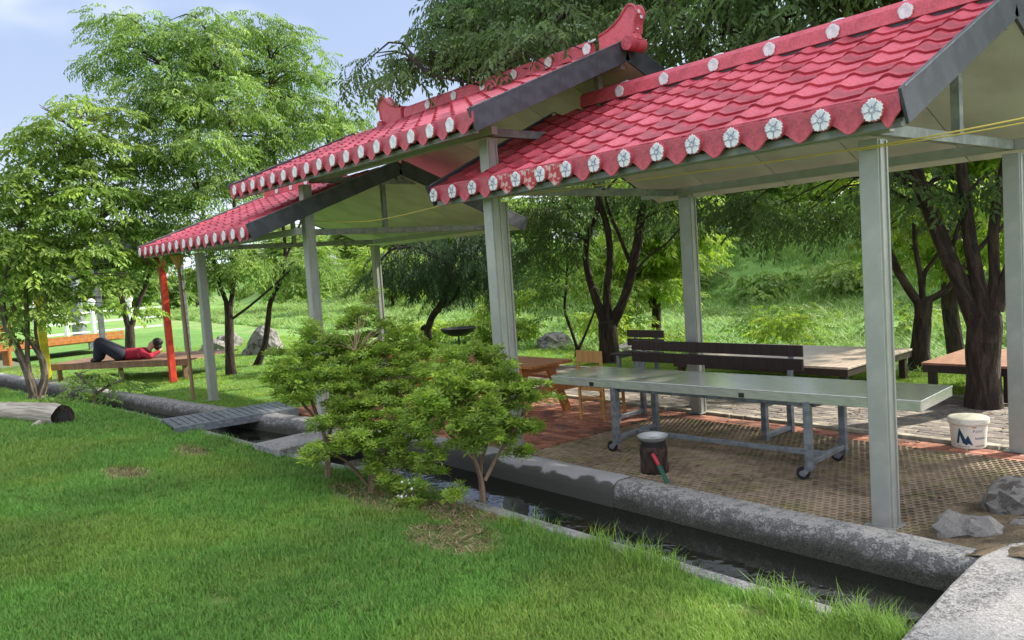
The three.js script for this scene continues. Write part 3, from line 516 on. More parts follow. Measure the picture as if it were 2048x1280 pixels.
// rocks and tyre at the right
one('grey_boulder', rockGeo(0.27, 0.24, 0.25, 3), M.rock, 'pale grey boulder on the soil at the right edge', 'rock', [-1.98, 0.05, -6.35], 0.4);
one('broken_rock', rockGeo(0.2, 0.14, 0.15, 8, 3, 0.6), M.rock, 'broken craggy rock behind the end of the curb', 'rock', [-2.08, 0.05, -5.62], 0.2);
one('flat_stone', rockGeo(0.17, 0.07, 0.12, 12), M.rock, 'flat sandy stone between boulder and craggy rock', 'rock', [-1.82, 0.06, -5.95], 0.9);
{ const t = thing('small_wheel', 'dark rubber wheel at the right edge behind the boulder', 'wheel', [-1.98, 0.11, -6.88], R(30)); part('tyre', flat(new THREE.TorusGeometry(0.085, 0.032, 12, 28)), M.rubber, t); part('rim', cyl(0.06, 0.06, 0.03, 0, 0, 0, 20).rotateX(Math.PI / 2), M.frameSteel, t); }
// pale wire strung along the eaves
one('overhead_wire', merge([tube([[-11.1, 2.9, -5.5], [-9.2, 2.74, -5.42], [-7.0, 2.78, -5.36], [-6.3, 2.745, -5.36], [-4.5, 2.70, -5.38], [-2.7, 2.68, -5.44], [-1.65, 2.70, -5.4], [1, 2.86, -5.2]], [0.006, 0.006], 5, 60), tube([[-2.7, 2.67, -5.46], [-1.65, 2.675, -5.42], [1, 2.8, -5.24]], [0.005, 0.005], 5, 20)]), M.wire, 'thin yellow wire strung in front of the posts below the eave', 'wire');
{ const t = thing('paper_broom_pole', 'thin brown pole with a tan cone top beside the farthest pavilion post', 'pole', [-14.72, 0, -4.73], 0); part('pole', tube([[0, 0, 0], [-0.06, 1.2, 0], [-0.13, 2.45, 0]], [0.032, 0.03, 0.028], 10), M.wood.deck, t); part('cone', cyl(0.04, 0.12, 0.22, -0.14, 2.5, 0, 14), M.wood.pale, t); t.name = numbered('garden_pole'); }
{ // white weathered log lying on the lawn
  const t = thing('weathered_log', 'bleached hollow log lying on the lawn at the left edge', 'log', [-14.3, 0, -2.25], 0);
  part('log', tube([[0.55, 0.2, -0.2], [0.2, 0.21, -0.1], [-0.6, 0.2, 0.15], [-1.6, 0.2, 0.55], [-2.6, 0.2, 0.95]], [0.17, 0.18, 0.165, 0.16, 0.16], 18, 24, 0.16), M.wood.log, t);
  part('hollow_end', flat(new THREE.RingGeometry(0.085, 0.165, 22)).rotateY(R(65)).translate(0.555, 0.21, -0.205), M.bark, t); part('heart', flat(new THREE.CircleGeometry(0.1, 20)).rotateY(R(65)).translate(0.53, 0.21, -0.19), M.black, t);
  part('branch_stub', tube([[0.2, 0.12, -0.05], [0.35, 0.05, 0.2], [0.4, 0.0, 0.3]], [0.08, 0.06, 0.04], 8, 6, 0.2), M.wood.log, t);
}

// ---------------------------------------------------------------- far left: day platform with a resting person, deck, railing
{
  const a = Math.atan2(0.58, -0.815);                 // direction of the long edge
  const t = thing('day_shelter', 'open timber shelter with one red and one yellow post at the left', 'shelter', [-20.15, 0, -5.35], 0);
  const ex = V(-0.815, 0, 0.58), ez = V(-0.58, 0, -0.815); const Q = (u, y, w) => { const p = ex.clone().multiplyScalar(u).addScaledVector(ez, w); return [p.x, y, p.z]; };
  for (let i = 0; i < 14; i++) part('plank', bar(Q(-1.95, 0.43, -0.72 + i * 0.13), Q(1.95, 0.43, -0.72 + i * 0.13), 0.122, 0.03), M.wood.deck, t);
  part('front_board', bar(Q(-1.93, 0.36, -0.76), Q(1.93, 0.36, -0.76), 0.03, 0.12), M.wood.deck, t);
  for (const u of [-1.7, 0, 1.7]) part('leg', bar(Q(u, 0, -0.68), Q(u, 0.4, -0.68), 0.09, 0.09), M.wood.deck, t);
  part('red_post', bar([2.2, 0, -0.03], [2.16, 2.75, -0.03], 0.13, 0.13, 0.01, V(1, 0, 0)), M.redPaint, t).userData.label = 'red painted post';
  part('yellow_post', bar([-0.85, 0, 1.83], [-0.8, 2.75, 1.85], 0.17, 0.17, 0.01, V(1, 0, 0)), M.yellowPaint, t).userData.label = 'yellow painted post';
  part('grey_post', bar([-2.0, 0, -1.75], [-2.0, 2.75, -1.75], 0.14, 0.14, 0.01, V(1, 0, 0)), M.frameSteel, t); part('grey_post', bar([-4.3, 0, -0.2], [-4.3, 2.75, -0.2], 0.14, 0.14, 0.01, V(1, 0, 0)), M.frameSteel, t);
  for (const [p, q] of [[[2.2, 2.75, -0.03], [-0.82, 2.75, 1.84]], [[2.2, 2.75, -0.03], [-2.0, 2.75, -1.75]], [[-0.82, 2.75, 1.84], [-4.3, 2.75, -0.2]], [[-2, 2.75, -1.75], [-4.3, 2.75, -0.2]]]) part('top_beam', bar(p, q, 0.1, 0.14), M.wood.dark, t);
  const ap = [-1.2, 3.5, -0.05], cs = [[2.5, 2.84, -0.05], [-0.85, 2.84, 2.15], [-4.7, 2.84, -0.15], [-2.0, 2.84, -2.1]], PP = []; cs.forEach((c, i) => { const d = cs[(i + 1) % 4]; PP.push(...c, ...d, ...ap); });
  part('roof', metreUV(rawGeo(PP, new Array(24).fill(0))), M.darkSteel, t).material = mat({ color: 0x2a2a2e, roughness: 0.8, side: THREE.DoubleSide });
}
function sdfMesh(caps, cell, kk = 0.05) {     // smooth union of tapered capsules, meshed by surface nets
  const mn = V(1e9, 1e9, 1e9), mx = V(-1e9, -1e9, -1e9); for (const [a, b, r0, r1] of caps) for (const [p, r] of [[a, r0], [b, r1]]) { mn.min(V(p[0] - r, p[1] - r, p[2] - r)); mx.max(V(p[0] + r, p[1] + r, p[2] + r)); }
  mn.addScalar(-cell * 3); mx.addScalar(cell * 3); const n = [0, 1, 2].map((k) => Math.ceil((mx.getComponent(k) - mn.getComponent(k)) / cell) + 1);
  const f = (x, y, z) => { let s = 0; for (const [a, b, r0, r1] of caps) { const bx = b[0] - a[0], by = b[1] - a[1], bz = b[2] - a[2], L = bx * bx + by * by + bz * bz || 1e-9, t = clamp(((x - a[0]) * bx + (y - a[1]) * by + (z - a[2]) * bz) / L); const d = Math.hypot(x - a[0] - bx * t, y - a[1] - by * t, z - a[2] - bz * t) - lerp(r0, r1, t); s += Math.exp(-d / kk * 3); } return -Math.log(s + 1e-30) * kk / 3; };
  const G = new Float32Array(n[0] * n[1] * n[2]), id = (i, j, k) => (k * n[1] + j) * n[0] + i;
  for (let k = 0; k < n[2]; k++) for (let j = 0; j < n[1]; j++) for (let i = 0; i < n[0]; i++) G[id(i, j, k)] = f(mn.x + i * cell, mn.y + j * cell, mn.z + k * cell);
  const vi = new Int32Array(G.length).fill(-1), P = [], I = [];
  for (let k = 0; k < n[2] - 1; k++) for (let j = 0; j < n[1] - 1; j++) for (let i = 0; i < n[0] - 1; i++) {
    let sx = 0, sy = 0, sz = 0, m = 0;
    for (let e = 0; e < 12; e++) { const ax = e >> 2, u = e & 1, w = (e >> 1) & 1, o0 = [0, 0, 0]; o0[(ax + 1) % 3] = u; o0[(ax + 2) % 3] = w; const o1 = [...o0]; o1[ax] = 1; const a = G[id(i + o0[0], j + o0[1], k + o0[2])], b = G[id(i + o1[0], j + o1[1], k + o1[2])]; if ((a < 0) !== (b < 0)) { const t = a / (a - b); sx += lerp(o0[0], o1[0], t); sy += lerp(o0[1], o1[1], t); sz += lerp(o0[2], o1[2], t); m++; } }
    if (m) { vi[id(i, j, k)] = P.length / 3; P.push(mn.x + (i + sx / m) * cell, mn.y + (j + sy / m) * cell, mn.z + (k + sz / m) * cell); }
  }
  for (let k = 1; k < n[2] - 1; k++) for (let j = 1; j < n[1] - 1; j++) for (let i = 1; i < n[0] - 1; i++) { const a = G[id(i, j, k)] < 0; for (let ax = 0; ax < 3; ax++) { const d = [0, 0, 0]; d[ax] = 1; const b = G[id(i + d[0], j + d[1], k + d[2])] < 0; if (a === b) continue; const u = [0, 0, 0], w = [0, 0, 0]; u[(ax + 1) % 3] = 1; w[(ax + 2) % 3] = 1; const q = [[0, 0], [1, 0], [1, 1], [0, 1]].map(([s, t]) => vi[id(i - u[0] * s - w[0] * t, j - u[1] * s - w[1] * t, k - u[2] * s - w[2] * t)]); if (a) I.push(q[0], q[1], q[2], q[0], q[2], q[3]); else I.push(q[0], q[2], q[1], q[0], q[3], q[2]); } }
  const g = new THREE.BufferGeometry(); g.setAttribute('position', new THREE.Float32BufferAttribute(P, 3)); g.setIndex(I); g.computeVertexNormals(); g.setAttribute('uv', new THREE.Float32BufferAttribute(new Float32Array(P.length / 3 * 2), 2)); return flat(g);
}
{ // person on the back, knees drawn up to the left, head raised on a folded arm; local x runs from head to feet
  const t = thing('person', 'person in dark trousers and red top lying on the shelter platform, knees drawn up', 'person', [-19.95, 0.445, -4.98], 0);
  t.rotation.y = -Math.atan2(0.78, -0.62);
  const head = [-0.60, 0.30, 0.06], neck = [-0.52, 0.2, 0.03], ch = [-0.38, 0.13, 0], hip = [0.12, 0.12, 0];
  const kneeN = [0.52, 0.43, -0.09], kneeF = [0.56, 0.41, 0.12], footN = [0.60, 0.07, -0.1], footF = [0.70, 0.07, 0.13];
  const arm = [[[-0.45, 0.13, -0.17], [-0.66, 0.07, -0.26], 0.055, 0.045], [[-0.66, 0.07, -0.26], [-0.78, 0.14, -0.06], 0.043, 0.035]], arm2 = [[[-0.45, 0.13, 0.17], [-0.2, 0.09, 0.27], 0.055, 0.045], [[-0.2, 0.09, 0.27], [0.02, 0.22, 0.12], 0.043, 0.034]];
  const handOf = (p, d) => { const o = [[p, [p[0] + d[0] * 0.07, p[1] + d[1] * 0.07, p[2] + d[2] * 0.07], 0.032, 0.034]]; for (let k = 0; k < 5; k++) { const s = (k - 2) * 0.017; o.push([[p[0] + d[0] * (k ? 0.075 : 0.03), p[1] + d[1] * 0.07, p[2] + s + d[2] * 0.07], [p[0] + d[0] * (k ? 0.14 : 0.08), p[1] + d[1] * 0.12 - 0.012, p[2] + s * (k ? 1.3 : 2.4) + d[2] * 0.13], 0.0095, 0.008]); } return o; };
  const body = part('body', sdfMesh([[head, [-0.70, 0.34, 0.06], 0.085, 0.09], [[-0.62, 0.33, 0.0], [-0.60, 0.335, -0.02], 0.045, 0.02], [[-0.6, 0.325, 0.05], [-0.565, 0.335, 0.05], 0.03, 0.012], [head, neck, 0.06, 0.055], [neck, ch, 0.06, 0.11], [ch, hip, 0.12, 0.12], [[-0.42, 0.13, -0.1], [-0.42, 0.13, 0.1], 0.1, 0.1], ...arm, ...arm2, [[0.1, 0.11, -0.08], kneeN, 0.095, 0.065], [[0.1, 0.11, 0.08], kneeF, 0.095, 0.065], [kneeN, footN, 0.062, 0.042], [kneeF, footF, 0.062, 0.042], ...handOf([-0.78, 0.14, -0.06], [-0.5, 0.5, 0.5]), ...handOf([0.02, 0.22, 0.12], [0.8, 0.1, -0.4])], 0.016, 0.03), M.skin, t);
  part('trousers', sdfMesh([[[0.06, 0.135, -0.03], [0.06, 0.135, 0.03], 0.14, 0.14], [[0.1, 0.14, -0.08], kneeN, 0.16, 0.13], [[0.1, 0.14, 0.08], kneeF, 0.16, 0.13], [kneeN, [0.56, 0.15, -0.1], 0.13, 0.13], [kneeF, [0.66, 0.15, 0.13], 0.13, 0.13]], 0.02, 0.03), M.navy, body);
  part('red_top', sdfMesh([[[-0.44, 0.14, -0.1], [-0.44, 0.14, 0.1], 0.115, 0.115], [ch, [0.02, 0.125, 0], 0.14, 0.135], ...arm.map(([a, b, r, q]) => [a, b, r + 0.015, q + 0.015]), ...arm2.map(([a, b, r, q]) => [a, b, r + 0.015, q + 0.015])], 0.02, 0.03), M.redCloth, body);
  part('hair', sdfMesh([[[-0.70, 0.35, 0.07], [-0.74, 0.36, 0.02], 0.10, 0.098], [[-0.72, 0.27, 0.1], [-0.74, 0.25, 0.02], 0.08, 0.08], [[-0.74, 0.4, 0.04], [-0.80, 0.36, 0.05], 0.06, 0.06]], 0.016, 0.03), M.hair, body);
  for (const [f, s] of [[footN, -0.1], [footF, 0.13]]) part('shoe', sdfMesh([[[f[0] - 0.03, 0.05, s], [f[0] + 0.13, 0.045, s], 0.05, 0.042]], 0.02, 0.02), M.black, body);
}
{ // orange timber deck far left with pale edge
  const t = thing('timber_deck', 'orange timber deck with a pale edge far at the left', 'deck', [-32.0, 0, -4.7], R(-83));
  for (let i = 0; i < 16; i++) part('deck_plank', box(0.29, 0.05, 2.6, -2.25 + i * 0.3, 0.42, -1.3), M.wood.orange, t);
  for (let i = 0; i < 3; i++) part('front_board', box(4.8, 0.12, 0.03, 0, 0.36 - i * 0.0 + i * 0.13, 0.03 - 2.7 * (i > 0)), M.wood.orange, t);
  part('edge_strip', box(4.8, 0.09, 0.05, 0, 0.28, 0.06), M.whitePaint, t); for (const x of [-2.2, -0.7, 0.7, 2.2]) part('leg', box(0.14, 0.28, 0.14, x, 0.12, -0.1), M.frameSteel, t);
}
{ const t = thing('orange_bench', 'orange timber bench with a tall back at the far left edge', 'bench', [-28.6, 0, -3.0], R(-80)); for (let i = 0; i < 3; i++) part('back_board', box(1.9, 0.2, 0.04, 0, 0.62 + i * 0.26, -0.24, 0.004), M.wood.orange, t); for (let i = 0; i < 3; i++) part('seat_board', box(1.9, 0.04, 0.14, 0, 0.45, -0.15 + i * 0.15, 0.004), M.wood.orange, t); for (const x of [-0.8, 0.8]) { part('leg', box(0.1, 0.43, 0.45, x, 0.215, 0), M.wood.orange, t); part('back_leg', box(0.08, 1.25, 0.06, x, 0.62, -0.29), M.wood.orange, t); } }
{ // white ball topped railing
  const pts = [[-36.4, -5.9], [-36.5, -7.0], [-36.5, -8.0], [-36.3, -9.4], [-36.2, -10.8]];
  const t = thing('white_railing', 'white railing with ball topped posts beyond the timber deck', 'railing', [-36.4, 0, -8], 0);
  pts.forEach(([x, z]) => { const p = part('post', cyl(0.09, 0.08, 1.55, x + 36.4, 0.775, z + 8, 12), M.whitePaint, t); part('ball', flat(new THREE.SphereGeometry(0.15, 16, 12)).translate(x + 36.4, 1.66, z + 8), M.whitePaint, p); });
  for (let i = 0; i < pts.length - 1; i++) for (const y of [0.45, 0.85, 1.25]) part('rail', bar([pts[i][0] + 36.4, y, pts[i][1] + 8], [pts[i + 1][0] + 36.4, y, pts[i + 1][1] + 8], 0.06, 0.07), M.whitePaint, t);
}
{ const t = thing('lamp_mast', 'pale tapered mast rising behind the white railing', 'mast', [-38.2, 0, -7.8], 0); part('shaft', tube([[0, 0, 0], [0, 2, 0], [-0.1, 6, 0]], [0.3, 0.2, 0.09], 12), M.frameSteel, t); part('foot', cyl(0.4, 0.36, 0.12, 0, 0.06, 0, 16), M.concrete, t); }
// pale building and guard rail on the far embankment
{ const t = thing('pale_house', 'small pale house far off between the trees', 'house', [-150, 4.0, -82], R(35)); part('wall', box(11, 5, 7, 0, 2.5, 0), M.whitePaint, t); const r = metreUV(extr(poly([[-6, 0], [6, 0], [0, 2.4]]), 8, 0).translate(0, 5, -4)); part('roof', r, mat({ color: 0x7890a8, roughness: 0.6 }), t); for (const x of [-3.4, 0, 3.4]) { const w = part('window', box(1.5, 1.5, 0.06, x, 2.6, 3.53), M.whitePaint, t); part('pane', box(1.3, 1.3, 0.03, x, 2.6, 3.57), mat({ color: 0x30383e, roughness: 0.1 }), w); } }

